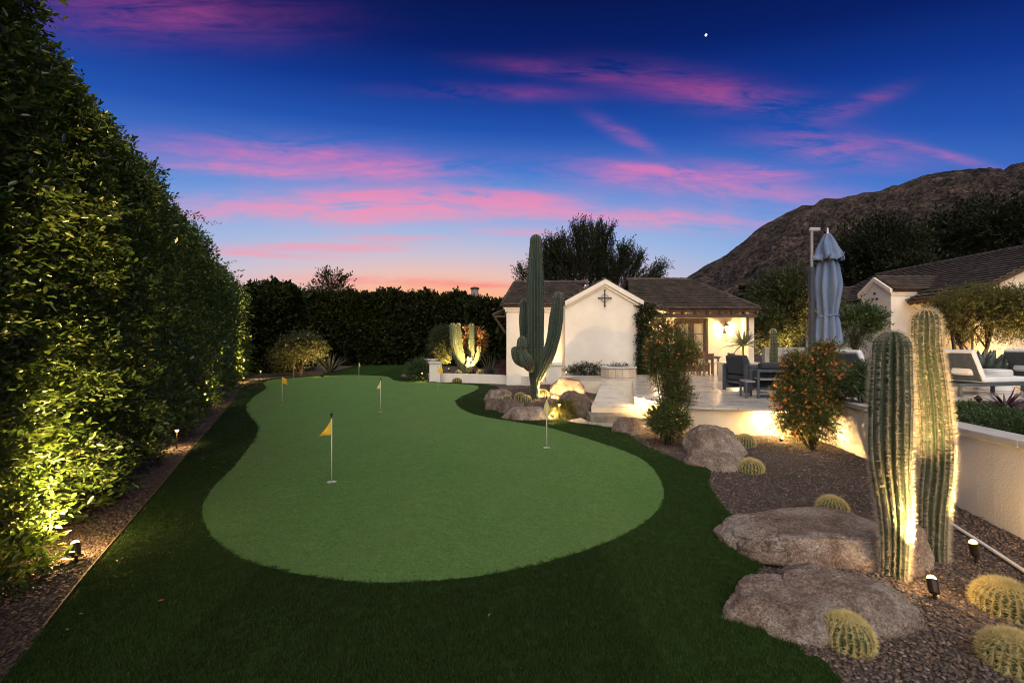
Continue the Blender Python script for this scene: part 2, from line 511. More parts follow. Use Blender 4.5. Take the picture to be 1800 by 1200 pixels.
# ------------------------------------------------------------------ foliage: sprigs of leaves, vectorised
def unit(a):
    return a / np.maximum(np.linalg.norm(a, axis=-1, keepdims=True), 1e-9)
def sprigs(org, axis, n_leaf, length, lsize, lwid, spread=0.9, droop=0.15, twig=0.0, fine=True, hang=0.0):
    """org (N,3), axis (N,3): returns verts, quads; leaves alternate round each twig"""
    N = len(org)
    axis = unit(axis)
    up = np.tile(np.array([0, 0, 1.0]), (N, 1))
    a1 = unit(np.cross(axis, up + rng.normal(0, .05, (N, 3))))
    a2 = np.cross(axis, a1)
    j = np.arange(n_leaf)
    t = (j + .6) / n_leaf
    ph = j * 2.4
    ph = ph[None, :] + rng.uniform(0, 6.28, (N, 1)) + rng.normal(0, .3, (N, n_leaf))
    radial = a1[:, None, :] * np.cos(ph)[..., None] + a2[:, None, :] * np.sin(ph)[..., None]
    L = length * rng.uniform(.7, 1.3, (N, 1))
    pos = org[:, None, :] + axis[:, None, :] * (L * t[None, :])[..., None]
    pos[..., 2] -= droop * (L * t[None, :]) ** 2 / max(length, 1e-3)
    d = unit(radial * spread + axis[:, None, :] * (.55 + .6 * t[None, :, None]) + rng.normal(0, .22, (N, n_leaf, 3)) - np.array([0, 0, hang]))
    side = unit(np.cross(d, up[:, None, :] + rng.normal(0, .55, (N, n_leaf, 3))))
    nrm = np.cross(side, d)
    s = lsize * rng.uniform(.6, 1.3, (N, n_leaf, 1)) * rng.uniform(.8, 1.25, (N, 1, 1))
    w = s * lwid
    if fine:
        b = pos
        p1 = pos + d * s * .32 + side * w * .46 + nrm * w * .12
        p2 = pos + d * s * .72 + side * w * .40 + nrm * w * .10 - nrm * s * .04
        tip = pos + d * s - nrm * s * .10
        q1 = pos + d * s * .32 - side * w * .46 + nrm * w * .12
        q2 = pos + d * s * .72 - side * w * .40 + nrm * w * .10 - nrm * s * .04
        V = np.stack([b, p1, p2, tip, q2, q1], axis=2).reshape(-1, 3)
        nl = N * n_leaf
        bi = np.arange(nl)[:, None] * 6
        Q = np.concatenate([bi + np.array([0, 1, 2, 3]), bi + np.array([0, 3, 4, 5])])
    else:
        p1 = pos + d * s * .5 + side * w * .5
        tip = pos + d * s
        q1 = pos + d * s * .5 - side * w * .5
        V = np.stack([pos, p1, tip, q1], axis=2).reshape(-1, 3)
        nl = N * n_leaf
        Q = np.arange(nl)[:, None] * 4 + np.array([0, 1, 2, 3])
    return V, Q
def twigs(org, axis, length, r):
    N = len(org)
    axis = unit(axis)
    a1 = unit(np.cross(axis, np.array([0.1, 0.2, 1.0])))
    a2 = np.cross(axis, a1)
    st = org - axis * length * .4
    en = org + axis * length
    ang = [0, 2.09, 4.19]
    V = np.concatenate([np.stack([st + (a1 * math.cos(a) + a2 * math.sin(a)) * r for a in ang], 1),
                        np.stack([en + (a1 * math.cos(a) + a2 * math.sin(a)) * r * .4 for a in ang], 1)], 1).reshape(-1, 3)
    bi = np.arange(N)[:, None] * 6
    Q = np.concatenate([bi + np.array([0, 1, 4, 3]), bi + np.array([1, 2, 5, 4]), bi + np.array([2, 0, 3, 5])])
    return V, Q
def join_np(parts):
    V = []; Q = []; I = []; b = 0
    for k, (v, q, mi) in enumerate(parts):
        V.append(v); Q.append(q + b); I.append(np.full(len(q), mi)); b += len(v)
    return np.concatenate(V), np.concatenate(Q), np.concatenate(I)
def nval(p, sc):
    return mnoise.noise(Vector(p) * sc)
def ellipsoid_pts(n, c, r, shell=.55, jitter=.0):
    d = unit(rng.normal(0, 1, (n, 3)))
    rad = rng.uniform(shell, 1, (n, 1)) ** .6
    # lumpy outline
    lump = np.array([1 + .30 * mnoise.noise(Vector(v * 2.1 + np.array(c) * .37)) + .18 * mnoise.noise(Vector(v * 5.0 + np.array(c))) for v in d])[:, None]
    p = d * rad * lump * np.array(r) + np.array(c)
    return p, d

# ------------------------------------------------------------------ outlines taken off the photograph, laid out on the ground
def smooth_loop(pts, n=6):
    out = []
    m_ = len(pts)
    for i in range(m_):
        p0, p1, p2, p3 = (Vector(pts[(i + k - 1) % m_]) for k in range(4))
        for k in range(n):
            t = k / n
            out.append(0.5 * ((2 * p1) + (-p0 + p2) * t + (2 * p0 - 5 * p1 + 4 * p2 - p3) * t * t + (-p0 + 3 * p1 - 3 * p2 + p3) * t ** 3))
    return out
ZT, ZG = 0.05, 0.055
green_px = [(357, 885), (359, 915), (378, 947), (425, 980), (500, 1002), (590, 1017), (680, 1023), (800, 1016), (900, 1001), (1000, 975), (1080, 946), (1140, 911),
            (1166, 878), (1162, 845), (1140, 815), (1107, 796), (1053, 777), (1007, 763), (960, 750), (900, 740), (847, 731), (815, 720),
            (801, 707), (807, 699), (831, 688), (842, 681), (836, 677), (807, 674.5), (753, 672), (713, 671), (692, 667.5), (675, 661), (607, 659),
            (527, 663), (480, 667), (463, 673), (468, 682), (446, 697), (433, 711), (437, 728), (452, 747), (449, 768), (415, 815), (379, 851)]
green = [P(x, y, ZG) for x, y in green_px]
green = [Vector((p.x, p.y)) for p in smooth_loop([(p.x, p.y, 0) for p in green], 5)]
turf_px = [(435, 672), (410, 705), (350, 775), (325, 805), (280, 860), (200, 955), (150, 1015), (80, 1105)]
turf_l = [P(x, y, ZT).xy for x, y in turf_px] + [Vector((-2.3, 1.6)), Vector((-1.9, .6)), Vector((1.2, .6))]
turf_r_px = [(1480, 1200), (1418, 1151), (1395, 1131), (1340, 1100), (1330, 1000), (1345, 968), (1300, 930), (1284, 905), (1258, 870), (1245, 846), (1247, 824), (1212, 815), (1175, 800),
             (1130, 782), (1112, 768), (1095, 756), (1079, 749), (1040, 742), (997, 739), (950, 735), (905, 730), (870, 716), (849, 704), (856, 694), (872, 686), (876, 680), (845, 674.5), (800, 672.5),
             (765, 671), (735, 666), (722, 658), (726, 648)]
turf_r = [P(x, y, ZT).xy for x, y in turf_r_px]
turf_far = [Vector((-6.5, 37.5)), Vector((-9, 37.6)), Vector((-12, 36.5)), P(619, 644, ZT).xy, P(575, 655, ZT).xy, P(545, 660, ZT).xy, P(490, 664, ZT).xy]
turf_raw = turf_l + turf_r + turf_far
turf = [Vector((p.x, p.y)) for p in smooth_loop([(p.x, p.y, 0) for p in turf_raw], 4)]

def inside(poly, xs, ys):
    px = np.array([p[0] for p in poly]); py = np.array([p[1] for p in poly])
    res = np.zeros(len(xs), bool)
    j = len(px) - 1
    for i in range(len(px)):
        c = ((py[i] > ys) != (py[j] > ys)) & (xs < (px[j] - px[i]) * (ys - py[i]) / (py[j] - py[i] + 1e-12) + px[i])
        res ^= c
        j = i
    return res
def sheet(name, loops, z, mat, skirt=0.05, kind='structure'):
    """flat sheet with holes, with a skirt down its outer and inner edges"""
    pl = [[Vector((p[0], p[1], 0)) for p in lp] for lp in loops]
    tris = tessellate_polygon(pl)
    flat = [p for lp in pl for p in lp]
    vs = [(p.x, p.y, z) for p in flat]
    fs = []
    for t in tris:
        a, b, c = (flat[i] for i in t)
        fs.append(tuple(t) if (b - a).cross(c - a).z > 0 else tuple(t)[::-1])
    base_i = 0
    if skirt:
        for lp in pl:
            n = len(lp)
            b = len(vs)
            vs += [(p.x, p.y, z - skirt) for p in lp]
            fs += [(base_i + i, base_i + (i + 1) % n, b + (i + 1) % n, b + i) for i in range(n)]
            base_i += n
    return link(name, rawmesh(name, vs, fs, mat), None, kind)

# ------------------------------------------------------------------ ground
def axis_steps(a, b, fine, far):
    core = list(np.arange(a, b + 1e-6, fine))
    lo_ = [a - (1.35 ** k) * fine * 1.5 for k in range(1, 40) if a - (1.35 ** k) * fine * 1.5 > -far]
    hi_ = [b + (1.35 ** k) * fine * 1.5 for k in range(1, 40) if b + (1.35 ** k) * fine * 1.5 < far]
    return sorted(lo_) + core + hi_
gx, gy = axis_steps(-6, 8, .2, 2500), axis_steps(0, 17, .2, 2500)
gv = [(x, y, gz(x, y)) for y in gy for x in gx]
nx = len(gx)
gf = [(j * nx + i, j * nx + i + 1, (j + 1) * nx + i + 1, (j + 1) * nx + i) for j in range(len(gy) - 1) for i in range(nx - 1)]
link('ground', rawmesh('ground', gv, gf, m_gravel_bed, True), None, 'structure')

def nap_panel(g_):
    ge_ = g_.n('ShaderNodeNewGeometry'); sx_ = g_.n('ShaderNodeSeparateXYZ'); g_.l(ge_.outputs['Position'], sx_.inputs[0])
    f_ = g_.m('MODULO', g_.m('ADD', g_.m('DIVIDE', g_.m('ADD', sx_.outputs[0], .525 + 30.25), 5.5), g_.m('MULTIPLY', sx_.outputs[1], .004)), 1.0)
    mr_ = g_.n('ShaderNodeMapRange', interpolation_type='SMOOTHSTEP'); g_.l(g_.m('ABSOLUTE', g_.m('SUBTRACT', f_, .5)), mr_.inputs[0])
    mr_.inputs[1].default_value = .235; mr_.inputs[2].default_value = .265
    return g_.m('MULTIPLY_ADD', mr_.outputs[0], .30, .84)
def turf_mat(name, a, b_, fib, sc, bump, panel=False):
    m_, g_, bs = new_mat(name)
    tc_ = g_.n('ShaderNodeTexCoord')
    n1 = g_.n('ShaderNodeTexNoise'); n1.inputs['Scale'].default_value = sc; n1.inputs['Detail'].default_value = 3; n1.inputs['Roughness'].default_value = .8
    n2 = g_.n('ShaderNodeTexNoise'); n2.inputs['Scale'].default_value = 1.6; n2.inputs['Detail'].default_value = 7; n2.inputs['Roughness'].default_value = .7
    n3 = g_.n('ShaderNodeTexNoise'); n3.inputs['Scale'].default_value = .55; n3.inputs['Detail'].default_value = 3
    mp = g_.n('ShaderNodeMapping'); mp.inputs['Scale'].default_value = (1, .45, 1)
    g_.l(tc_.outputs['Object'], mp.inputs[0])
    g_.l(tc_.outputs['Object'], n1.inputs['Vector'])
    g_.l(mp.outputs[0], n2.inputs['Vector']); g_.l(mp.outputs[0], n3.inputs['Vector'])
    c_ = g_.mix(g_.ramp(n2.outputs['Fac'], [(.38, (0, 0, 0, 1)), (.64, (1, 1, 1, 1))]), (*a, 1), (*b_, 1))
    n4 = g_.n('ShaderNodeTexNoise'); n4.inputs['Scale'].default_value = sc * .3; n4.inputs['Detail'].default_value = 6; n4.inputs['Roughness'].default_value = .85
    g_.l(tc_.outputs['Object'], n4.inputs['Vector'])
    gsum = g_.m('ADD', g_.m('MULTIPLY', n1.outputs['Fac'], .45), g_.m('MULTIPLY', n4.outputs['Fac'], .55))
    sp = g_.ramp(gsum, [(.38, (.42, .45, .5, 1)), (.5, (1, 1, 1, 1)), (.62, (1.9, 1.8, 1.6, 1))])
    c_ = g_.mix(1.0, c_, sp, 'MULTIPLY')
    c_ = g_.mix(g_.m('MULTIPLY', g_.ramp(n3.outputs['Fac'], [(.45, (0, 0, 0, 1)), (.7, (1, 1, 1, 1))]), .45), c_, (*fib, 1))
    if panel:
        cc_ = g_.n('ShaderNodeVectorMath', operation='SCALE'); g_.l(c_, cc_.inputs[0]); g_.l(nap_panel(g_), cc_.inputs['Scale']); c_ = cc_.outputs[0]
    g_.l(c_, bs.inputs['Base Color'])
    bs.inputs['Roughness'].default_value = .85
    bs.inputs['Specular IOR Level'].default_value = .15
    bp = g_.n('ShaderNodeBump'); bp.inputs['Strength'].default_value = bump; bp.inputs['Distance'].default_value = .01
    g_.l(n1.outputs['Fac'], bp.inputs['Height']); g_.l(bp.outputs[0], bs.inputs['Normal'])
    return m_
m_green = turf_mat('putting_green_turf', (.098, .205, .056), (.118, .226, .068), (.146, .216, .070), 150, 1.0)
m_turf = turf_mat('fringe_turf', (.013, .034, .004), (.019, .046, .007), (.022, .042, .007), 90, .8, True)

# flag positions: pole px, base py, and how the flag hangs
flags_px = [(583, 846, 'A'), (669, 724, 'B'), (961, 786, 'C'), (496, 712, 'D'), (516.5, 671, 'E'), (631, 666, 'F'), (770, 682.5, 'G')]
cup_r = .062
flag_pos = [P(x, y, ZG) for x, y, _ in flags_px]
cup_loops = [[(p.x + cup_r * math.cos(a), p.y + cup_r * math.sin(a)) for a in [2 * math.pi * k / 20 for k in range(20)]] for p in flag_pos]
sheet('putting_green', [green] + cup_loops, ZG, m_green, .05)
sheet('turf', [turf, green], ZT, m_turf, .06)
# steel edging strip between the left turf edge and the gravel
mb = MB()
el_ = [P(x, y, .04).xy for x, y in turf_px[1:]]
for a, b in zip(el_[:-1], el_[1:]):
    d = (b - a).normalized(); n_ = Vector((d.y, -d.x)) * .005
    mb.prism([a + n_ * 3, b + n_ * 3, b + n_, a + n_][::-1], -.02, .062)
tag(mb.build('edging_strip', M('edging_steel', (.16, .11, .06), (.24, .17, .09), 9, .7), None), 'thin brown edging strip between the left gravel strip and the dark turf', 'edging')

# ------------------------------------------------------------------ grass blades of the fringe turf (instanced tufts)
def blade_tuft(name, n, r, h, w, mat):
    vs = []; fs = []
    for i in range(n):
        a, q = random.uniform(0, 6.28), r * math.sqrt(random.random())
        x, y = q * math.cos(a), q * math.sin(a)
        la, lean = random.uniform(0, 6.28), random.uniform(.1, .7) * h
        hh = h * random.uniform(.6, 1.1)
        pa = random.uniform(0, 6.28)
        dx, dy = math.cos(pa) * w / 2, math.sin(pa) * w / 2
        b = len(vs)
        mx, my = x + math.cos(la) * lean * .3, y + math.sin(la) * lean * .3
        vs += [(x - dx, y - dy, 0), (x + dx, y + dy, 0), (mx + dx * .8, my + dy * .8, hh * .6), (mx - dx * .8, my - dy * .8, hh * .6),
               (x + math.cos(la) * lean, y + math.sin(la) * lean, hh)]
        fs += [(b, b + 1, b + 2, b + 3), (b + 3, b + 2, b + 4)]
    return rawmesh(name, vs, fs, mat)
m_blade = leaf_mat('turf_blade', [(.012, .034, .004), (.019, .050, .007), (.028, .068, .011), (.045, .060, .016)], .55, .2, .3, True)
m_blade_green = leaf_mat('green_nap', [(.070, .160, .040), (.114, .225, .060), (.155, .265, .080), (.18, .24, .08)], .6, .15, .2)
def scatter_tufts(name, pts, z, tuft_me, smin, smax):
    src = bpy.data.objects.new(name + '_source', tuft_me)          # kept out of the scene: only the scatter below shows it
    me = bpy.data.meshes.new(name)
    me.vertices.add(len(pts))
    co = np.column_stack([pts, np.full(len(pts), z)]).astype(np.float32)
    me.vertices.foreach_set('co', co.ravel())
    me.update()
    o = link(name, me, None, 'stuff')
    ng = bpy.data.node_groups.new(name + '_nodes', 'GeometryNodeTree')
    ng.interface.new_socket('Geometry', in_out='INPUT', socket_type='NodeSocketGeometry')
    ng.interface.new_socket('Geometry', in_out='OUTPUT', socket_type='NodeSocketGeometry')
    gi = ng.nodes.new('NodeGroupInput'); go = ng.nodes.new('NodeGroupOutput')
    ob = ng.nodes.new('GeometryNodeObjectInfo'); ob.inputs['Object'].default_value = src
    ob.inputs['As Instance'].default_value = True
    ip = ng.nodes.new('GeometryNodeInstanceOnPoints')
    rv = ng.nodes.new('FunctionNodeRandomValue'); rv.data_type = 'FLOAT_VECTOR'
    rv.inputs[0].default_value = (-.12, -.12, 0); rv.inputs[1].default_value = (.12, .12, 6.283)
    sv = ng.nodes.new('FunctionNodeRandomValue'); sv.data_type = 'FLOAT'
    sv.inputs[2].default_value = smin; sv.inputs[3].default_value = smax
    ng.links.new(gi.outputs[0], ip.inputs['Points'])
    ng.links.new(ob.outputs['Geometry'], ip.inputs['Instance'])
    ng.links.new(rv.outputs[0], ip.inputs['Rotation'])
    ng.links.new(sv.outputs[1], ip.inputs['Scale'])
    ng.links.new(ip.outputs[0], go.inputs[0])
    md = o.modifiers.new('scatter', 'NODES'); md.node_group = ng
    return o
def field_pts(poly, hole, y0, y1, dens, x0=-13, x1=5):
    n = int((x1 - x0) * (y1 - y0) * dens)
    xs = rng.uniform(x0, x1, n); ys = rng.uniform(y0, y1, n)
    vis = (np.abs(xs) < ys * 1.15 + .4)
    xs, ys = xs[vis], ys[vis]
    k = inside(poly, xs, ys)
    if hole is not None:
        k &= ~inside(hole, xs, ys)
    return np.column_stack([xs[k], ys[k]])
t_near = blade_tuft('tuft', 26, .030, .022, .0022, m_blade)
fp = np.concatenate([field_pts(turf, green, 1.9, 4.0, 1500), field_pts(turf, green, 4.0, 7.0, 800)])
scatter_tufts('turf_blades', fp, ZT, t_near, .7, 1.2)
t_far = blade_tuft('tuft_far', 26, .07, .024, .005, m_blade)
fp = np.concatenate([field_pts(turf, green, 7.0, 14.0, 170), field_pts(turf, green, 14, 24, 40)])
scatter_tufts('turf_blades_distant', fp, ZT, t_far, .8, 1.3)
t_green = blade_tuft('nap', 30, .035, .008, .0028, m_blade_green)
gp = np.concatenate([field_pts(green, None, 3.0, 9.0, 700)])
gp = gp[rng.uniform(0, 1, len(gp)) < np.clip((9.0 - gp[:, 1]) / 5.0, 0, 1) ** 1.5]
kk = np.ones(len(gp), bool)
for p in flag_pos:
    kk &= np.hypot(gp[:, 0] - p.x, gp[:, 1] - p.y) > cup_r + .03
scatter_tufts('green_nap', gp[kk], ZG - .001, t_green, .6, 1.2)

# ------------------------------------------------------------------ gravel: one mesh of small stones, nearest beds only
def stones(poly_fn, x0, x1, y0, y1, dens, s0, s1):
    n = int((x1 - x0) * (y1 - y0) * dens)
    xs = rng.uniform(x0, x1, n); ys = rng.uniform(y0, y1, n)
    k = (np.abs(xs) < ys * 1.15 + .4) & poly_fn(xs, ys)
    xs, ys = xs[k], ys[k]
    return np.column_stack([xs, ys, rng.uniform(s0, s1, len(xs))])
def gravel_mesh(name, arr):
    n = len(arr)
    zz = np.array([gz(a, b) for a, b in arr[:, :2]])
    dirs = np.array([[1, 0, 0], [0, 1, 0], [-1, 0, 0], [0, -1, 0], [.5, .5, .75], [-.55, .5, .7], [-.5, -.5, .75], [.5, -.5, .7], [0, 0, -.6]])
    sc = np.stack([rng.uniform(.7, 1.4, n), rng.uniform(.7, 1.2, n), rng.uniform(.45, .9, n)], 1)
    v = dirs[None] * (1 + rng.uniform(-.22, .22, (n, 9, 1))) * (sc * arr[:, 2:3])[:, None, :]
    a = rng.uniform(0, 6.28, n); ca, sa = np.cos(a)[:, None], np.sin(a)[:, None]
    t = rng.uniform(-.4, .4, n); ct, st = np.cos(t)[:, None], np.sin(t)[:, None]
    x, y, z = v[..., 0], v[..., 1], v[..., 2]
    y, z = y * ct - z * st, y * st + z * ct
    x, y = x * ca - y * sa, x * sa + y * ca
    v = np.stack([x + arr[:, 0:1], y + arr[:, 1:2], z + (zz + arr[:, 2] * rng.uniform(.1, .7, n))[:, None]], -1)
    tr = np.array([[0, 1, 4], [1, 5, 4], [1, 2, 5], [2, 6, 5], [2, 3, 6], [3, 7, 6], [3, 0, 7], [0, 4, 7], [4, 5, 6], [4, 6, 7]])
    F_ = (np.arange(n)[:, None, None] * 9 + tr[None]).reshape(-1, 3)
    return link(name, npmesh(name, v.reshape(-1, 3), F_, m_stone), None, 'stuff')
def not_turf(xs, ys):
    return ~inside(turf, xs, ys)
gr = [stones(not_turf, 1.2, 5.6, 1.9, 5.0, 3300, .006, .016), stones(not_turf, 1.8, 6.0, 5.0, 8.6, 1500, .008, .018),
      stones(lambda x, y: not_turf(x, y) & (x < 0), -5.4, -2.3, 2.0, 7.0, 2200, .007, .017),
      stones(lambda x, y: not_turf(x, y) & (x < 0), -10, -4.4, 7.0, 14, 300, .014, .026),
      stones(lambda x, y: not_turf(x, y) & (x > -1.8), -1.8, 2.6, 10.4, 17, 330, .014, .028)]
gravel_mesh('gravel', np.concatenate(gr))

# ------------------------------------------------------------------ mountain
def ridge(x):
    pts = [(-200, 0), (60, 30), (150, 52), (186, 71), (212, 85), (245, 104), (272, 127), (288, 137), (318, 152), (331, 151), (341, 160), (356, 162),
           (375, 165), (398, 168), (422, 174), (445, 182), (466, 188), (487, 190), (508, 188), (531, 191), (541, 192), (547, 198), (562, 202),
           (620, 225), (700, 240), (800, 220), (950, 180), (1150, 90), (1400, 0)]
    for (a, za), (b, zb) in zip(pts[:-1], pts[1:]):
        if a <= x <= b:
            return za + (zb - za) * (x - a) / (b - a)
    return 0
def mount(x, y):
    r = ridge(x)
    t = (y - 150) / 350 if y < 500 else 1 - (y - 500) / 500
    t = max(0, min(1, t))
    p = t ** .92 if y < 500 else t ** 1.2
    n = 0
    for k, (s, a) in enumerate(((.0085, 28), (.02, 20), (.047, 12), (.11, 7.0), (.3, 3.6))):
        v = mnoise.noise(Vector((x * s, y * s * .6, k * 7.3)))
        n += (1 - abs(v) * 2.6) * a * .5 if k < 4 else v * a
    env = min(1, r / 60) * (4 * t * (1 - t) * .8 + .12)
    return max(-2, r * p + (n - 8) * env - (1 - t) * 1.5)
mx_ = list(np.arange(90, 860, 3.2)) + list(np.arange(860, 1400, 20))
my_ = list(np.arange(150, 560, 3.2)) + list(np.arange(560, 1000, 30))
mv = [(x, y, mount(x, y)) for y in my_ for x in mx_]
nx = len(mx_)
mf = [(j * nx + i, j * nx + i + 1, (j + 1) * nx + i + 1, (j + 1) * nx + i) for j in range(len(my_) - 1) for i in range(nx - 1)]
mm, gm, bs = new_mat('desert_mountain')
tc_ = gm.n('ShaderNodeTexCoord')
def _n(sc, det, ro=.7):
    n_ = gm.n('ShaderNodeTexNoise'); n_.inputs['Scale'].default_value = sc; n_.inputs['Detail'].default_value = det; n_.inputs['Roughness'].default_value = ro
    gm.l(tc_.outputs['Object'], n_.inputs['Vector']); return n_.outputs['Fac']
c_ = gm.ramp(_n(.045, 12, .78), [(.40, (.050, .045, .046, 1)), (.47, (.095, .078, .076, 1)), (.54, (.145, .108, .098, 1)), (.64, (.26, .18, .15, 1))])
c_ = gm.mix(1.0, c_, gm.ramp(_n(.32, 4, .75), [(.44, (.28, .30, .28, 1)), (.54, (1, 1, 1, 1))]), 'MULTIPLY')
gm.l(c_, bs.inputs['Base Color']); bs.inputs['Roughness'].default_value = .95; bs.inputs['Specular IOR Level'].default_value = .1
bp = gm.n('ShaderNodeBump'); bp.inputs['Strength'].default_value = 1; bp.inputs['Distance'].default_value = 9
gm.l(_n(.07, 12, .8), bp.inputs['Height']); gm.l(bp.outputs[0], bs.inputs['Normal'])
link('mountain', rawmesh('mountain', mv, mf, mm, False), None, 'structure')

# ------------------------------------------------------------------ left hedge: row of tall clipped ficus
def hedge_face_x(y):
    return -(2.17 + .515 * y)
hd = Vector((-.505, 1, 0)).normalized()      # along the hedge
hn = Vector((1, .505, 0)).normalized()       # out of the hedge, toward the green
def hedge_tree(y0, y1, label, dens, lsize, nl, top, fine, group='tall clipped ficus trees making the left hedge'):
    ym = (y0 + y1) / 2
    base = Vector((hedge_face_x(ym), ym, 0)) - hn * 1.0
    t = thing('ficus_tree', label, 'hedge tree', base, group=group)
    L = (y1 - y0) / hd.y
    lsize *= 1.17; top += random.uniform(-.22, .12)
    n = int(dens * 1.0 * L * top)
    u = rng.uniform(-L / 2 - .15, L / 2 + .15, n)
    v = rng.uniform(0, 1, n) * top
    # face bulges in the middle of each tree and leans back at the top; leaf depth from a ragged surface
    bul = np.array([.36 * math.cos(min(1, abs(a) / (L / 2)) * 1.5) - .18 + .26 * mnoise.noise(Vector((a * 1.0 + ym * 3, b * .9, 1))) + .16 * mnoise.noise(Vector((a * 3.1, b * 3.1 + ym, 4))) for a, b in zip(u, v)])
    low = np.clip((.9 - v) / .9, 0, 1) * .08
    lean = -.03 * v - .55 * np.clip((v - top + 1.0), 0, 1) ** 2
    dep = np.where(rng.uniform(0, 1, n) < .2, rng.uniform(.4, 1.2, n), rng.uniform(0, 1, n) ** 1.7 * .38)
    off = 1.0 + bul + low + lean - dep
    org = np.array(base)[None] + u[:, None] * np.array(hd)[None] + off[:, None] * np.array(hn)[None]
    org[:, 2] = v + .05
    ax = np.array(hn)[None] * rng.uniform(.45, 1.1, (n, 1)) + rng.normal(0, .42, (n, 3)) + np.array([0, 0, .38])
    # top cap
    n2 = int(dens * .55 * L * 1.1)
    u2 = rng.uniform(-L / 2 - .1, L / 2 + .1, n2); w2 = rng.uniform(-.8, .75, n2)
    tp = np.array([.22 * mnoise.noise(Vector((a * 1.4 + ym, b * 1.4, 9))) + .1 * mnoise.noise(Vector((a * 4 + ym, b * 4, 2))) for a, b in zip(u2, w2)])
    o2 = np.array(base)[None] + u2[:, None] * np.array(hd)[None] + (w2)[:, None] * np.array(hn)[None]
    o2[:, 2] = top + tp - .12 * w2 ** 2 - rng.uniform(0, .3, n2) - .12 * (np.abs(u2) / (L / 2)) ** 3
    a2 = rng.normal(0, .4, (n2, 3)) + np.array([0, 0, 1.0])
    # camera-side end cap
    n3 = int(dens * .35 * top * 1.4)
    o3 = np.array(base)[None] - (L / 2 + rng.uniform(-.12, .1, n3))[:, None] * np.array(hd)[None] + rng.uniform(-.6, .9, n3)[:, None] * np.array(hn)[None]
    o3[:, 2] = rng.uniform(0.1, top - .2, n3)
    a3 = -np.array(hd)[None] + rng.normal(0, .5, (n3, 3))
    # stray shoots: runs of sprigs along a few leggy twigs
    so4, sa4 = [], []
    for _k in range(int(7 * L)):
        uu = random.uniform(-L / 2, L / 2)
        if random.random() < .6:
            st = base + hd * uu + hn * random.uniform(-.3, .75) + Vector((0, 0, top - .1)); dv_ = Vector((random.uniform(-.35, .35), random.uniform(-.35, .35), 1)).normalized()
        else:
            st = base + hd * uu + hn * 1.05 + Vector((0, 0, random.uniform(.3, top))); dv_ = (hn + Vector(rng.normal(0, .35, 3)) + Vector((0, 0, .3))).normalized()
        for q in range(4 if lsize < .06 else 2):
            so4.append(tuple(st + dv_ * q * lsize * 2.2)); sa4.append(tuple(dv_))
    org = np.concatenate([org, o2, o3, np.array(so4)]); ax = np.concatenate([ax, a2, a3, np.array(sa4)])
    ln = lsize * 3.4
    V, Q = sprigs(org, ax, nl, ln, lsize, .46, .85, .18, fine=fine)
    parts = [(V, Q, 0)]
    if fine:
        V2, Q2 = twigs(org, ax, ln * .9, .0028)
        parts.append((V2, Q2, 1))
    V, Q, I = join_np(parts)
    V = V - np.array(base)[None]
    link('crown', npmesh('crown', V, Q, [L_ficus, m_bark], I), t)
    # dark inner branch mass: trunk and limbs
    mb = MB()
    mb.tube([base, base + Vector((0.03, 0, 1.3)), base + Vector((-.02, .05, top * .6)), base + Vector((0, 0, top * .9))], [.09, .075, .05, .02], 8)
    mb.build('trunk', m_bark, t)
    mb = MB()
    for k in range(26):
        z = .3 + (top - .6) * k / 26
        aa = random.uniform(0, 6.28)
        tip = base + hd * math.cos(aa) * L * .45 + hn * (.25 + .45 * abs(math.sin(aa))) + Vector((0, 0, z + .5))
        mb.tube([base + Vector((0, 0, z)), (base + Vector((0, 0, z)) + tip) / 2 + Vector((0, 0, .06)), tip], [.025, .016, .006], 5)
    mb.build('limb', m_bark, t)
    return t
hts = [(.9, 2.6, 'nearest ficus at the left edge of the photo, cut off by the frame', 430, .052, 9, 5.15, True),
       (2.6, 4.1, 'second ficus of the left hedge, lit yellow from below by the nearest ground spotlight', 560, .052, 9, 5.15, True),
       (4.1, 5.7, 'third ficus of the left hedge, with lit lower shoots above the gravel strip', 480, .054, 9, 5.05, True),
       (5.7, 7.4, 'fourth ficus of the left hedge, dark, just before the first path light', 330, .060, 8, 5.0, True),
       (7.4, 9.3, 'fifth ficus of the left hedge, behind the first path light', 260, .068, 8, 5.0, False),
       (9.3, 11.5, 'sixth ficus of the left hedge, dark above the gravel', 200, .076, 8, 4.95, False),
       (11.5, 14.0, 'seventh ficus of the left hedge, with a tall stripe of yellow uplight', 170, .085, 8, 4.9, False),
       (14.0, 17.5, 'eighth ficus of the left hedge, between the two uplit stripes', 120, .10, 7, 4.9, False),
       (17.5, 21.5, 'ninth ficus of the left hedge, uplit at its foot', 100, .11, 7, 5.0, False),
       (21.5, 27.5, 'tenth ficus of the left hedge, where it meets the dark back hedge', 70, .13, 7, 5.2, False)]
for a in hts:
    hedge_tree(*a)

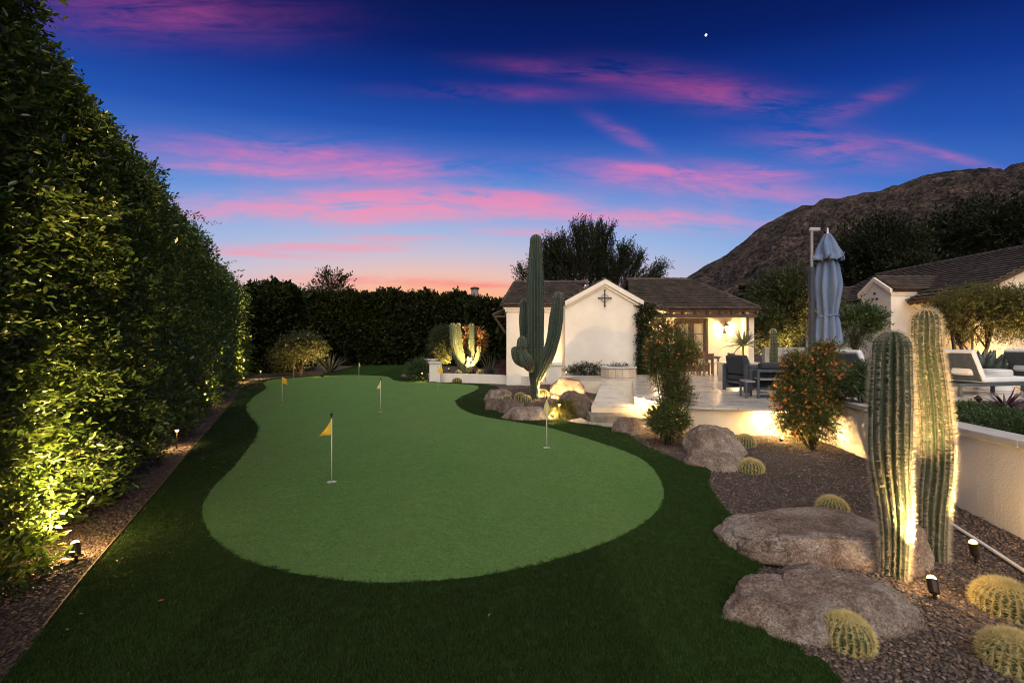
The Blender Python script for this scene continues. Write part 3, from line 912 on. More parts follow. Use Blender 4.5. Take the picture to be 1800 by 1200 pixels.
# ------------------------------------------------------------------ back hedge
def back_hedge(x0, x1, y, top, label, dens=105, ls=.25):
    base = Vector(((x0 + x1) / 2, y + 1, 0))
    t = thing('hedge_shrub', label, 'hedge shrub', base, group='dark shrubs making the back hedge')
    w = x1 - x0
    n = int(dens * w * top)
    xs = rng.uniform(x0 - .3, x1 + .3, n); zs = rng.uniform(0, top, n)
    bul = np.array([.35 * math.cos(min(1, abs(a - base.x) / (w / 2)) * 1.5) + .35 * mnoise.noise(Vector((a * .8, b * .8, 3))) + .2 * mnoise.noise(Vector((a * 2.2, b * 2.2, 7))) for a, b in zip(xs, zs)])
    ys = y - bul + rng.uniform(0, 1, n) ** 1.2 * 1.5 + .7 * np.clip(zs - top + 1.0, 0, 1) ** 2
    org = np.column_stack([xs, ys, zs])
    ax = rng.normal(0, .5, (n, 3)) + np.array([0, -.8, .35])
    n2 = int(w * 2.0 * dens * .5)
    x2 = rng.uniform(x0 - .2, x1 + .2, n2); y2 = rng.uniform(y - .1, y + 1.6, n2)
    tp = np.array([.50 * mnoise.noise(Vector((a * 1.0, b, 9))) + .45 * mnoise.noise(Vector((a * 2.6, b * 2, 2))) for a, b in zip(x2, y2)])
    z2 = top + tp - .35 * (np.abs(x2 - base.x) / (w / 2)) ** 4 - rng.uniform(0, .3, n2)
    org = np.concatenate([org, np.column_stack([x2, y2, z2])])
    ax = np.concatenate([ax, rng.normal(0, .4, (n2, 3)) + np.array([0, 0, 1.0])])
    n3 = int(16 * w * top)
    o3 = np.column_stack([rng.uniform(x0 - .3, x1 + .3, n3), y + 1.1 + rng.uniform(0, .8, n3), rng.uniform(0, top - .45, n3)])
    V3, Q3 = sprigs(o3, rng.normal(0, 1, (n3, 3)), 8, .5, .52, .7, 1.0, 0, fine=False)
    V, Q = sprigs(org, ax, 8, .40, ls, .5, .85, .1, fine=False)
    V, Q, _i = join_np([(V, Q, 0), (V3, Q3, 0)])
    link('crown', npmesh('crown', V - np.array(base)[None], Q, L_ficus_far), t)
    mb = MB()
    for k in range(4):
        bx = x0 + w * (k + .5) / 4
        mb.tube([(bx, y + .8, 0), (bx + .1, y + .8, top * .5), (bx, y + .8, top * .85)], [.09, .07, .03], 6)
        for q in range(5):
            z = .6 + q * top * .15
            mb.tube([(bx, y + .8, z), (bx + random.uniform(-.5, .5), y + .35, z + .6)], [.035, .012], 5)
    mb.build('trunk', m_bark, t)
    return t
bh = [(-16.5, -13.6, 27.5, 5.15), (-19.5, -17.0, 35.5, 6.0), (-17.0, -14.3, 35.8, 5.55), (-14.3, -11.6, 36.4, 5.6), (-11.6, -8.7, 36.8, 5.75), (-8.7, -5.8, 37.2, 5.6), (-5.8, -3.0, 36.0, 5.45),
      (-3.0, -.3, 33.0, 4.7), (-.3, 2.6, 30.0, 4.8)]
bl = ['shrub of the back hedge in the corner behind the last left ficus, half hidden', 'leftmost full shrub of the back hedge, rounded and a little higher', 'shrub of the back hedge behind the uplit bush', 'shrub of the back hedge under the thin tree top',
      'shrub of the back hedge right of the thin tree top', 'shrub of the back hedge straight behind the far flag', 'shrub of the back hedge with the rounded top left of the pillars',
      'shrub of the back hedge behind the columnar bush and below the chimney', 'shrub of the back hedge beside the white guest house']
for (a, b, y, tp), lb in zip(bh, bl):
    back_hedge(a, b, y, tp, lb)

# ------------------------------------------------------------------ generic trees and bushes
def tree(name, label, cat, base, crown_c, crown_r, n, lm, lsize, nl=7, trunk_r=.15, limbs=14, shell=.35, lwid=.4, spl=4.0, group=None, multi=1, hang=0.0, extra=None):
    base = Vector(base)
    t = thing(name, label, cat, base, group=group)
    cc = Vector(crown_c)
    mb = MB()
    tips = []
    for m_ in range(multi):
        b0 = base + Vector((random.uniform(-1, 1), random.uniform(-1, 1), 0)) * (trunk_r * 2.2 if multi > 1 else 0)
        aim = cc + Vector((random.uniform(-.5, .5) * crown_r[0], random.uniform(-.4, .4) * crown_r[1], -crown_r[2] * .35)) * (1 if multi > 1 else 1)
        if multi == 1: aim = cc - Vector((0, 0, crown_r[2] * .3))
        mid = (b0 + aim) / 2 + Vector((random.uniform(-.1, .1), random.uniform(-.1, .1), 0)) * crown_r[0]
        mb.tube([b0 - Vector((0, 0, .05)), (b0 + mid) / 2, mid, aim], [trunk_r * 1.15, trunk_r, trunk_r * .8, trunk_r * .5], 8)
        for k in range(limbs // multi):
            d = Vector(rng.normal(0, 1, 3)); d.z = abs(d.z) * .8 + .1; d.normalize()
            tip = cc + Vector((d.x * crown_r[0], d.y * crown_r[1], d.z * crown_r[2])) * random.uniform(.7, .98)
            st = b0.lerp(aim, random.uniform(.55, 1)) if random.random() < .5 else mid.lerp(aim, random.random())
            md_ = st.lerp(tip, .5) + Vector((0, 0, .08)) * crown_r[2] + Vector(rng.normal(0, .06, 3)) * crown_r[0]
            mb.tube([st, md_, tip], [trunk_r * .42, trunk_r * .25, trunk_r * .07], 5)
            tips.append((md_, tip))
    mb.build('trunk', m_bark, t)
    pts, dr = ellipsoid_pts(n, crown_c, crown_r, shell)
    # half the leaf clumps gather round limbs, so gaps open between them
    k2 = int(n * .55)
    idx = rng.integers(0, len(tips), k2)
    A = np.array([tuple(a) for a, b in tips])[idx]; B = np.array([tuple(b) for a, b in tips])[idx]
    s_ = rng.uniform(.25, 1.1, (k2, 1))
    pts[:k2] = A + (B - A) * s_ + rng.normal(0, .13, (k2, 3)) * np.array(crown_r)
    dr[:k2] = unit(pts[:k2] - np.array(crown_c)[None] + np.array([0, 0, .3]))
    ax = dr + rng.normal(0, .45, (n, 3)) + np.array([0, 0, .3])
    V, Q = sprigs(pts, ax, nl, lsize * spl, lsize, lwid, .8, .2, fine=False, hang=hang)
    parts = [(V, Q, 0)]
    V2, Q2 = twigs(pts, ax, lsize * spl, lsize * .05)
    parts.append((V2, Q2, 1))
    V, Q, I = join_np(parts)
    link('crown', npmesh('crown', V - np.array(base)[None], Q, [lm, m_bark], I), t)
    return t

def px_tree(name, label, cat, d, cx, cy, rx, ry, n, lm, lsize, base_z=0, depth=None, **kw):
    """crown centre and radii given where they stand at distance d"""
    c = PD(cx, cy, d)
    s = d / F
    r = (rx * s, (depth or rx * s), ry * s)
    return tree(name, label, cat, (c.x, d, base_z), (c.x, c.y, c.z), r, n, lm, lsize, **kw)

# thin twiggy tree top showing above the back hedge
px_tree('thin_tree', 'thin sparse tree top standing up above the dark back hedge', 'tree', 44, 582, 512, 32, 30, 240, L_dark, .30, nl=6, trunk_r=.12, limbs=16, shell=.2)
# mesquite behind the guest house: bundles of rising feathery branches
def plume_tree(label, d, plumes, lm, group=None, name='mesquite_tree', ls=.14, base_px=None, root_py=None):
    c0 = PD(*(base_px or (1040, 560)), d)
    t = thing(name, label, 'tree', (c0.x, d, 0), group=group)
    mb = MB()
    O = []; A = []
    top0 = Vector((c0.x, d, c0.z))
    mb.tube([(c0.x, d, 0), (c0.x + .1, d, c0.z * .5), top0], [.28, .24, .2], 9)
    for (x0, y0, x1, y1, w, n) in plumes:
        a = PD(x0, y0, d + random.uniform(-1, 1)); b = PD(x1, y1, d + random.uniform(-1.5, 1.5))
        mb.tube([top0, top0.lerp(a, .6) + Vector((0, 0, -.1)), a, a.lerp(b, .5), b], [.16, .11, .08, .045, .012], 6)
        Lp = (b - a).length
        ww = w * 1.35 * d / F
        for k in range(int(n * 1.8)):
            tt_ = random.random() ** .8
            p = a.lerp(b, tt_)
            rad = ww * (1.1 - .75 * tt_)
            dd = Vector(rng.normal(0, 1, 3)); dd.normalize()
            q = p + dd * rad * random.random() ** .5
            ax_ = (b - a).normalized() * .9 + dd * .55 + Vector((0, 0, .25))
            O.append(q); A.append(ax_)
            if random.random() < .12:
                mb.tube([p, q, q + ax_ * .3], [.02, .012, .005], 4)
    mb.build('trunk', m_bark, t)
    O = np.array([tuple(v) for v in O]); A = np.array([tuple(v) for v in A])
    V, Q = sprigs(O, A, 10, .62, ls, .34, .8, .05, fine=False)
    V2, Q2 = twigs(O, A, .5, .012)
    V, Q, I = join_np([(V, Q, 0), (V2, Q2, 1)])
    link('crown', npmesh('crown', V - np.array((c0.x, d, 0))[None], Q, [lm, m_bark], I), t)
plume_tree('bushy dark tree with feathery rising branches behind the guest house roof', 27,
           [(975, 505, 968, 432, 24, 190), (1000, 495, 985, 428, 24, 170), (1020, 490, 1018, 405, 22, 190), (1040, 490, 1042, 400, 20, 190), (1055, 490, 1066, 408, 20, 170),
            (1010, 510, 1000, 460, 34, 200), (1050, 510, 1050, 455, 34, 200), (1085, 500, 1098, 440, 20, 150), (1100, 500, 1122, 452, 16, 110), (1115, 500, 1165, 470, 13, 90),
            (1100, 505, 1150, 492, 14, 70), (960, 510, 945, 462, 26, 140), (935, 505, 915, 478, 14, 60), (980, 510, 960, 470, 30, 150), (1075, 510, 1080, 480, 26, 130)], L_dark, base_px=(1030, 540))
# dark trees to the right, in front of the mountain
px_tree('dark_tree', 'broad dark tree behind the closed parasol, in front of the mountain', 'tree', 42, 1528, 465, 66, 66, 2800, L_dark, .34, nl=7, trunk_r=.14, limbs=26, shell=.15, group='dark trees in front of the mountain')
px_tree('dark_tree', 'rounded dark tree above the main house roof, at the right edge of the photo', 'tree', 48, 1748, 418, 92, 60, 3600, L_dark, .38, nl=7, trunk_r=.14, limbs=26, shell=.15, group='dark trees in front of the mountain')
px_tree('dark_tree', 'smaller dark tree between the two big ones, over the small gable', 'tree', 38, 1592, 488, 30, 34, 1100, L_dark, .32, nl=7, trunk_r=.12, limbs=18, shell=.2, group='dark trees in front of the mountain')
px_tree('garden_tree', 'leafy dark green tree standing left of the parasol pole with amber light in it', 'tree', 24, 1385, 545, 62, 62, 3800, L_mid, .13, nl=8, trunk_r=.14, limbs=26, shell=.25)
px_tree('garden_tree', 'dark leafy bush just right of the guest house porch', 'tree', 23, 1345, 580, 30, 40, 1500, L_mid, .13, nl=8, trunk_r=.1, limbs=14, shell=.25)
px_tree('citrus_bush', 'green leafy bush directly behind the parasol, right side, by the white house wall', 'bush', 13, 1500, 572, 38, 34, 1000, L_green, .075, base_z=.54, nl=8, trunk_r=.05, limbs=14, shell=.3)
px_tree('olive_tree', 'yellow-green olive tree glowing with uplight in front of the main house', 'tree', 15, 1718, 553, 74, 47, 4600, L_olive, .062, base_z=.5, nl=9, trunk_r=.07, limbs=26, shell=.3, lwid=.34, multi=3, group='uplit olive trees by the main house')
px_tree('olive_tree', 'yellow-green olive tree at the right edge of the photo, behind the rightmost lounger', 'tree', 14, 1806, 550, 56, 46, 3000, L_olive, .062, base_z=.5, nl=9, trunk_r=.07, limbs=20, shell=.3, lwid=.34, multi=2, group='uplit olive trees by the main house')
# fan palm poking up right of the guest house roof
def palm(label, d, cx, cy, r):
    c = PD(cx, cy, d)
    t = thing('palm_tree', label, 'palm tree', (c.x, d, 0))
    MB().tube([(c.x, d, 0), (c.x, d, c.z * .5), (c.x, d, c.z)], [.2, .17, .15], 8).build('trunk', m_bark, t)
    mb = MB()
    for k in range(34):
        a = random.uniform(0, 6.28); e = random.uniform(-.5, 1.2)
        d_ = Vector((math.cos(a) * math.cos(e), math.sin(a) * math.cos(e), math.sin(e)))
        hub = c + d_ * r * .45
        mb.tube([c, hub], [.02, .012], 4)
        sd = d_.cross(Vector((0, 0, 1))).normalized(); up = sd.cross(d_)
        for q in range(13):
            th = (q - 6) / 6 * 1.15
            dl = (d_ * math.cos(th) + sd * math.sin(th)).normalized()
            tip = hub + dl * r * .6 + Vector((0, 0, -.08))
            w_ = up.cross(dl) * 0 + (sd * math.cos(th) - d_ * math.sin(th)) * .035
            mb.add([hub, hub + dl * r * .3 + w_, tip, hub + dl * r * .3 - w_], [(0, 1, 2, 3)])
    mb.build('frond', L_dark, t)
palm('small fan palm showing right of the guest house roof, below the mountain', 34, 1318, 515, 1.1)

# ------------------------------------------------------------------ tiled roofs
def clip_poly(subj, clip):
    """Sutherland-Hodgman, clip polygon convex and counter-clockwise"""
    out = [Vector((p[0], p[1])) for p in subj]
    n = len(clip)
    for i in range(n):
        a, b = Vector(clip[i][:2]), Vector(clip[(i + 1) % n][:2])
        e = b - a
        inp, out = out, []
        if not inp: break
        for k in range(len(inp)):
            p, q = inp[k], inp[(k + 1) % len(inp)]
            sp_, sq = e.x * (p.y - a.y) - e.y * (p.x - a.x), e.x * (q.y - a.y) - e.y * (q.x - a.x)
            if sp_ >= 0: out.append(p)
            if (sp_ >= 0) != (sq >= 0):
                t = sp_ / (sp_ - sq)
                out.append(p.lerp(q, t))
    return out
def area2(p):
    return 0.5 * sum(p[i][0] * p[(i + 1) % len(p)][1] - p[(i + 1) % len(p)][0] * p[i][1] for i in range(len(p)))
def ccw(p):
    return p if area2(p) > 0 else p[::-1]
def roof(parent, corners, course=.27, tw=.28, thick=.065, name='roof', tiles=True):
    """corners: 3-D points of one slope, first two along the eave left to right"""
    c = [Vector(p) for p in corners]
    eu = (c[1] - c[0]).normalized()
    nrm = eu.cross(c[2] - c[1]).normalized()
    if nrm.z < 0: nrm = -nrm
    ev = nrm.cross(eu).normalized()
    if ev.z < 0: ev = -ev
    uv = [((p - c[0]).dot(eu), (p - c[0]).dot(ev)) for p in c]
    mb = MB()
    bot = [p - nrm * .14 for p in c]
    n = len(c)
    mb.add(list(c) + bot, [tuple(range(n)), tuple(range(n, 2 * n))[::-1]] + [(i, (i + 1) % n, n + (i + 1) % n, n + i) for i in range(n)])
    ro = mb.build(name, m_wood, parent)
    mt = MB()
    uvc = ccw(uv)
    vmax = max(v for u, v in uv)
    k = 0
    v = -.04
    while v < vmax:
        shift = (k % 2) * tw * .5
        u0, u1 = min(u for u, _ in uv), max(u for u, _ in uv)
        u = u0 - tw + shift
        while u < u1:
            g_ = .006 + random.uniform(0, .006)
            rect = [(u + g_, max(v, 0.0)), (u + tw - g_, max(v, 0.0)), (u + tw - g_, v + course * 1.12), (u + g_, v + course * 1.12)]
            pp = clip_poly(rect, uvc)
            if len(pp) >= 3 and abs(area2(pp)) > .004:
                lift = random.uniform(0, .008)
                top = []; lo = []
                for q in pp:
                    f_ = max(0, min(1, (q.y - v) / (course * 1.12)))
                    h_ = .018 + thick * (1 - f_) * (.9 + .3 * random.random()) + lift
                    hump = .010 * math.cos((q.x - u) / tw * 2 * math.pi) * -1
                    base_ = c[0] + eu * q.x + ev * (q.y - (.05 if q.y < .01 else 0))
                    top.append(base_ + nrm * (h_ + hump + thick * .6)); lo.append(base_ + nrm * (h_ - thick * .5))
                m_ = len(pp)
                mt.add(top + lo, [tuple(range(m_))] + [(i, m_ + i, m_ + (i + 1) % m_, (i + 1) % m_) for i in range(m_)])
            u += tw
        v += course
        k += 1
    if mt.v:
        mt.build('roof_tiles', m_tile, parent, kind='stuff')
    return ro
def ridge_cap(parent, a, b, r=.10):
    a, b = Vector(a), Vector(b)
    n = max(2, int((b - a).length / .38))
    mb = MB()
    for i in range(n):
        p, q = a.lerp(b, i / n), a.lerp(b, (i + 1.08) / n)
        mb.tube([p, q], [r * 1.12, r * .92], 8)
    mb.build('ridge_tiles', m_tile, parent, kind='stuff')

D = .54
# ------------------------------------------------------------------ guest house
gh = thing('guest_house', 'white stucco guest house with a gabled front, iron cross ornament and lit porch', 'house', (5, 19.5, D))
GY = 18.5
ax_, az_ = 3.76, 4.34
mb = MB()     # gable front block, one solid with its pitched top
gp_ = [(2.15, 0.0), (5.32, 0.0), (5.32, 3.46), (ax_, az_), (2.15, 3.46)]
vs = [(x, GY, z) for x, z in gp_] + [(x, 24.0, z) for x, z in gp_]
mb.add(vs, [(0, 1, 2, 3, 4), (9, 8, 7, 6, 5), (0, 5, 6, 1), (1, 6, 7, 2), (2, 7, 8, 3), (3, 8, 9, 4), (4, 9, 5, 0)])
mb.build('gable_wall', m_stucco, gh, bevel=.012)
def rake_band(y0, y1, dz0, dz1, inset, nm):
    mb = MB()
    for (x0, z0, x1, z1) in ((2.15 + inset, 3.46, ax_, az_), (ax_, az_, 5.32 - inset, 3.46)):
        if x0 < ax_ - .1 and x1 == ax_:
            z0 = 3.46 + (x0 - 2.15) * (az_ - 3.46) / (ax_ - 2.15)
        vs = [(x0, y0, z0 - dz0), (x1, y0, z1 - dz0), (x1, y0, z1 - dz1), (x0, y0, z0 - dz1)]
        vs += [(x, y1, z) for x, _, z in vs]
        mb.add(vs, [(0, 1, 2, 3), (7, 6, 5, 4), (0, 4, 5, 1), (1, 5, 6, 2), (2, 6, 7, 3), (3, 7, 4, 0)])
    mb.build(nm, m_stucco, gh)
rake_band(GY - .16, GY - .022, -.045, .15, 0.0, 'rake_cornice')
rake_band(GY - .08, GY - .002, .152, .25, 0.06, 'rake_moulding')
# thin roof over the gable block
roof(gh, [(5.36, 24.0, 3.44), (5.36, GY - .02, 3.44), (ax_, GY - .02, az_ + .02), (ax_, 24.0, az_ + .02)], name='roof')
roof(gh, [(2.10, GY - .02, 3.43), (2.10, 24.0, 3.43), (ax_, 24.0, az_ + .02), (ax_, GY - .02, az_ + .02)], name='roof')
roof(gh, [(6.36, 20.6, 3.20), (6.36, GY + .05, 3.20), (5.36, GY + .05, 3.46), (5.36, 20.6, 3.46)], name='roof')
ridge_cap(gh, (ax_, GY - .04, az_ + .05), (ax_, 24, az_ + .05), .07)
# iron cross ornament
mb = MB()
cx_, cz_, cy_ = 3.76, 3.62, GY - .06
mb.obox((cx_, cy_, cz_), .045, .03, .62)
mb.obox((cx_, cy_ - .004, cz_), .48, .03, .045)
for q in range(4):
    a = math.pi / 4 + q * math.pi / 2
    mb.obox((cx_ + .1 * math.cos(a), cy_ + .01, cz_ + .1 * math.sin(a)), .012, .012, .012)
for s in (-1, 1):
    mb.obox((cx_ + s * .25, cy_, cz_), .05, .035, .075)
    mb.obox((cx_, cy_, cz_ + s * .32), .075, .035, .05)
mb.build('iron_cross', m_iron, gh, bevel=.004)
mb = MB()
rg = [(cx_ + .15 * math.cos(a), cy_ + .012, cz_ + .15 * math.sin(a)) for a in [k * math.pi / 12 for k in range(25)]]
mb.tube(rg, .008, 6)
mb.build('iron_ring', m_iron, gh)
# left wing
mb = MB(); mb.box(-.24, 2.14, 19.5, 23.8, 0, 3.30); mb.build('wall', m_stucco, gh, bevel=.012)
mb = MB(); mb.box(-.30, 2.14, 19.44, 19.498, 3.14, 3.25); mb.box(-.36, 2.14, 19.38, 19.60, 3.252, 3.37); mb.build('cornice', m_stucco, gh, bevel=.01)
roof(gh, [(-.42, 19.34, 3.40), (3.3, 19.34, 3.40), (3.3, 21.8, 4.64), (.12, 21.8, 4.64)])
roof(gh, [(-.42, 24.2, 3.40), (-.42, 19.34, 3.40), (.12, 21.8, 4.64)])
roof(gh, [(3.3, 24.2, 3.40), (-.42, 24.2, 3.40), (.12, 21.8, 4.64), (3.3, 21.8, 4.64)])
ridge_cap(gh, (.12, 21.8, 4.70), (3.5, 21.8, 4.70))
ridge_cap(gh, (-.42, 19.34, 3.46), (.12, 21.8, 4.70), .08)
# small bracketed awning on the left end wall
mb = MB()
mb.add([(-.24, 19.7, 3.28), (-.86, 19.7, 3.02), (-.86, 21.6, 3.02), (-.24, 21.6, 3.28), (-.24, 19.7, 3.34), (-.86, 19.7, 3.08), (-.86, 21.6, 3.08), (-.24, 21.6, 3.34)],
       [(0, 1, 2, 3), (7, 6, 5, 4), (0, 4, 5, 1), (1, 5, 6, 2), (2, 6, 7, 3)])
mb.build('awning', m_wood, gh)
for y in (19.8, 21.5):
    mb = MB()
    mb.tube([(-.25, y, 2.2), (-.45, y, 2.5), (-.80, y, 3.0)], .05, 6)
    mb.box(-.82, -.26, y - .04, y + .04, 2.93, 3.0)
    mb.build('awning_bracket', m_wood, gh)
# right wing with porch
mb = MB()
dz0, dz1, dx0, dx1 = D, 2.89, 7.2, 8.7
mb.box(5.325, dx0, 20.2, 20.5, 0, 3.6); mb.box(dx1, 10.4, 20.2, 20.5, 0, 3.6); mb.box(dx0, dx1, 20.2, 20.5, dz1, 3.6)
mb.box(10.15, 10.4, 19.55, 20.2, 0, 3.22); mb.box(10.15, 10.4, 20.5, 24.5, 0, 3.3)
mb.build('porch_wall', m_stucco_warm, gh)
roof(gh, [(5.0, 19.3, 3.24), (10.48, 19.3, 3.24), (8.65, 22.4, 4.86), (5.7, 22.4, 4.86)])
roof(gh, [(10.48, 19.3, 3.24), (10.48, 25.5, 3.24), (8.65, 22.4, 4.86)])
roof(gh, [(10.48, 25.5, 3.24), (5.0, 25.5, 3.24), (5.7, 22.4, 4.86), (8.65, 22.4, 4.86)])
ridge_cap(gh, (5.6, 22.4, 4.92), (8.65, 22.4, 4.92)); ridge_cap(gh, (10.48, 19.3, 3.31), (8.65, 22.4, 4.92), .09)
mb = MB(); mb.box(6.0, 10.45, 19.36, 19.52, 2.90, 3.05); mb.build('porch_beam', m_wood, gh, bevel=.01)
mb = MB()
mb.obox((10.05, 19.45, 2.5), .10, .10, .95, 0, 0); mb.build('porch_brace', m_wood, gh, bevel=.01)
for k in range(9):
    x = 6.2 + k * .52
    mb = MB(); mb.box(x, x + .09, 19.26, 20.19, 3.052, 3.15); mb.build('rafter', m_wood, gh)
mb = MB(); mb.box(5.4, 10.4, 19.56, 20.19, 3.21, 3.23); mb.build('porch_ceiling', m_stucco_warm, gh)
# french doors: two leaves, each with four panes
fr = MB()
fr.box(dx0, dx0 + .10, 20.16, 20.3, dz0, dz1); fr.box(dx1 - .10, dx1, 20.16, 20.3, dz0, dz1); fr.box(dx0 + .10, dx1 - .10, 20.16, 20.3, dz1 - .11, dz1)
fr.build('door_frame', m_wood, gh, bevel=.006)
for s, (a, b) in enumerate(((dx0 + .103, 7.948), (7.952, dx1 - .103))):
    mb = MB()
    y0, y1 = 20.19, 20.24
    mb.box(a, a + .12, y0, y1, D + .02, dz1 - .113); mb.box(b - .12, b, y0, y1, D + .02, dz1 - .113)
    mb.box(a + .12, b - .12, y0, y1, D + .02, D + .28); mb.box(a + .12, b - .12, y0, y1, dz1 - .22, dz1 - .113)
    rows = 4
    zz0, zz1 = D + .28, dz1 - .22
    for r_ in range(1, rows):
        z = zz0 + (zz1 - zz0) * r_ / rows
        mb.box(a + .12, b - .12, y0 + .004, y1 - .004, z - .016, z + .016)
    dl = mb.build('door', m_wood, gh)
    for r_ in range(rows):
        z0 = zz0 + (zz1 - zz0) * r_ / rows + .016; z1 = zz0 + (zz1 - zz0) * (r_ + 1) / rows - .016
        mb = MB(); mb.box(a + .12, b - .12, y0 + .02, y0 + .028, z0, z1); mb.build('pane', m_glass, dl)
    mb = MB(); hx = b - .06 if s == 0 else a + .06
    mb.tube([(hx, y0 - .05, 1.55), (hx, y0 - .05, 1.68)], .012, 6); mb.box(hx - .015, hx + .015, y0 - .05, y0, 1.6, 1.63); mb.build('handle', m_iron, dl)

LIGHT_N = [0]
def lamp(kind, loc, target, energy, parent=None, col=WARM, cone=70, blend=.6, size=.03):
    ld = bpy.data.lights.new('lamp_light', kind)
    ld.energy = energy; ld.color = col
    ld.shadow_soft_size = size
    if kind == 'SPOT':
        ld.spot_size = R(cone); ld.spot_blend = blend
    o = bpy.data.objects.new('lamp_light', ld)
    COL.objects.link(o)
    if parent is not None:
        o.parent = parent
        o.location = Vector(loc) - OFF.get(rootof(parent).name, Vector())
    else:
        o.location = loc
    if target is not None:
        o.rotation_euler = (Vector(target) - Vector(loc)).to_track_quat('-Z', 'Y').to_euler()
    return o
m_bulb = emit_mat('lamp_glow', (1.0, .60, .22), 5)
m_bulb_soft = emit_mat('lantern_glow', (1.0, .72, .40), 30)
def sconce(x, y, z, label, energy):
    t = thing('wall_lantern', label, 'lantern', (x, y, z), group='lit wall lanterns on the porch')
    mb = MB(); mb.box(x - .06, x + .06, y - .03, y - .001, z - .22, z + .16); mb.tube([(x, y - .02, z + .12), (x, y - .12, z + .30), (x, y - .17, z + .22)], .012, 6)
    mb.build('bracket', m_iron, t)
    mb = MB()
    def fr_(z_, r_): return [(x + sx * r_, y - .17 + sy * r_, z_) for sx, sy in ((-1, -1), (1, -1), (1, 1), (-1, 1))]
    a, b = fr_(z + .12, .11), fr_(z - .14, .065)
    for k in range(4):
        mb.tube([a[k], b[k]], .008, 4); mb.tube([a[k], a[(k + 1) % 4]], .008, 4); mb.tube([b[k], b[(k + 1) % 4]], .008, 4)
    mb.add(a + [(x, y - .17, z + .22)], [(0, 1, 4), (1, 2, 4), (2, 3, 4), (3, 0, 4)])
    mb.build('cage', m_iron, t)
    mb = MB(); mb.lathe((x, y - .17, z), [(.02, -.12), (.04, -.08), (.05, .02), (.03, .08), (.005, .1)], 12); mb.build('bulb', m_bulb_soft, t, smooth=True)
    lamp('POINT', (x, y - .2, z + .01), None, energy, t, size=.06)
sconce(9.42, 20.19, 2.46, 'lit wall lantern right of the french doors, throwing a fan of light on the wall', 480)
sconce(6.52, 20.19, 2.48, 'lit wall lantern left of the french doors, half hidden by vine leaves', 480)

# ------------------------------------------------------------------ main house on the right
mh = thing('main_house', 'large white stucco main house with brown tiled roofs at the right edge of the photo', 'house', (22, 22, D))
mb = MB(); mb.box(21, 29, 20, 31, 0, 4.35)
mb.add([(21, 20, 4.35), (29, 20, 4.35), (25, 20, 6.30), (21, 31, 4.35), (29, 31, 4.35), (25, 31, 6.30)], [(0, 1, 2), (5, 4, 3), (0, 2, 5, 3), (1, 4, 5, 2), (0, 3, 4, 1)])
mb.build('wall', m_stucco_warm, mh)
roof(mh, [(20.75, 31.2, 4.32), (20.75, 19.8, 4.32), (25, 19.8, 6.42), (25, 31.2, 6.42)], course=.32, tw=.3)
roof(mh, [(29.25, 19.8, 4.32), (29.25, 31.2, 4.32), (25, 31.2, 6.42), (25, 19.8, 6.42)], course=.6, tw=.6)
ridge_cap(mh, (25, 19.8, 6.48), (25, 31.2, 6.48), .12)
mb = MB(); mb.box(20.55, 20.68, 19.9, 23.2, 4.14, 4.26); mb.build('gutter', m_stucco, mh)
# small gabled wing
mb = MB()
wy = [23.3, 24.3, 25.3]
mb.add([(19.4, 23.3, 0), (19.4, 25.3, 0), (19.4, 25.3, 4.55), (19.4, 24.3, 5.22), (19.4, 23.3, 4.55), (22, 23.3, 0), (22, 25.3, 0), (22, 25.3, 4.55), (22, 24.3, 5.22), (22, 23.3, 4.55)],
       [(0, 4, 3, 2, 1), (5, 6, 7, 8, 9), (0, 5, 9, 4), (4, 9, 8, 3), (3, 8, 7, 2), (2, 7, 6, 1)])
mb.build('gable_wall', m_stucco, mh, bevel=.01)
roof(mh, [(19.42, 23.12, 4.52), (23.4, 23.12, 4.52), (23.4, 24.3, 5.28), (19.42, 24.3, 5.28)])
roof(mh, [(23.4, 25.48, 4.52), (19.42, 25.48, 4.52), (19.42, 24.3, 5.28), (23.4, 24.3, 5.28)])
ridge_cap(mh, (19.40, 24.3, 5.32), (23.4, 24.3, 5.32), .09)
mb = MB()
for (ya, za, yb, zb) in ((23.2, 4.50, 24.3, 5.24), (24.3, 5.24, 25.4, 4.50)):
    for o_, w0, w1 in ((.12, -.06, .13), (.06, .132, .24)):
        vs = [(19.398 - o_, ya, za - w0), (19.398 - o_, yb, zb - w0), (19.398 - o_, yb, zb - w1), (19.398 - o_, ya, za - w1)]
        vs += [(19.398, y, z) for _, y, z in vs]
        mb.add(vs, [(0, 1, 2, 3), (7, 6, 5, 4), (0, 4, 5, 1), (1, 5, 6, 2), (2, 6, 7, 3), (3, 7, 4, 0)])
mb.build('rake_cornice', m_stucco, mh)
mb = MB(); mb.box(19.36, 21, 23.2, 23.298, 4.34, 4.54); mb.box(19.38, 21, 23.25, 23.298, 4.24, 4.338); mb.build('cornice', m_stucco, mh, bevel=.008)
for (y, z) in ((24.3, 4.45), (24.16, 4.15), (24.44, 4.15)):        # three little clay vent pipes in the gable
    mb = MB(); mb.tube([(19.39, y, z), (19.33, y, z)], .06, 10); mb.build('gable_vent', m_tile, mh)
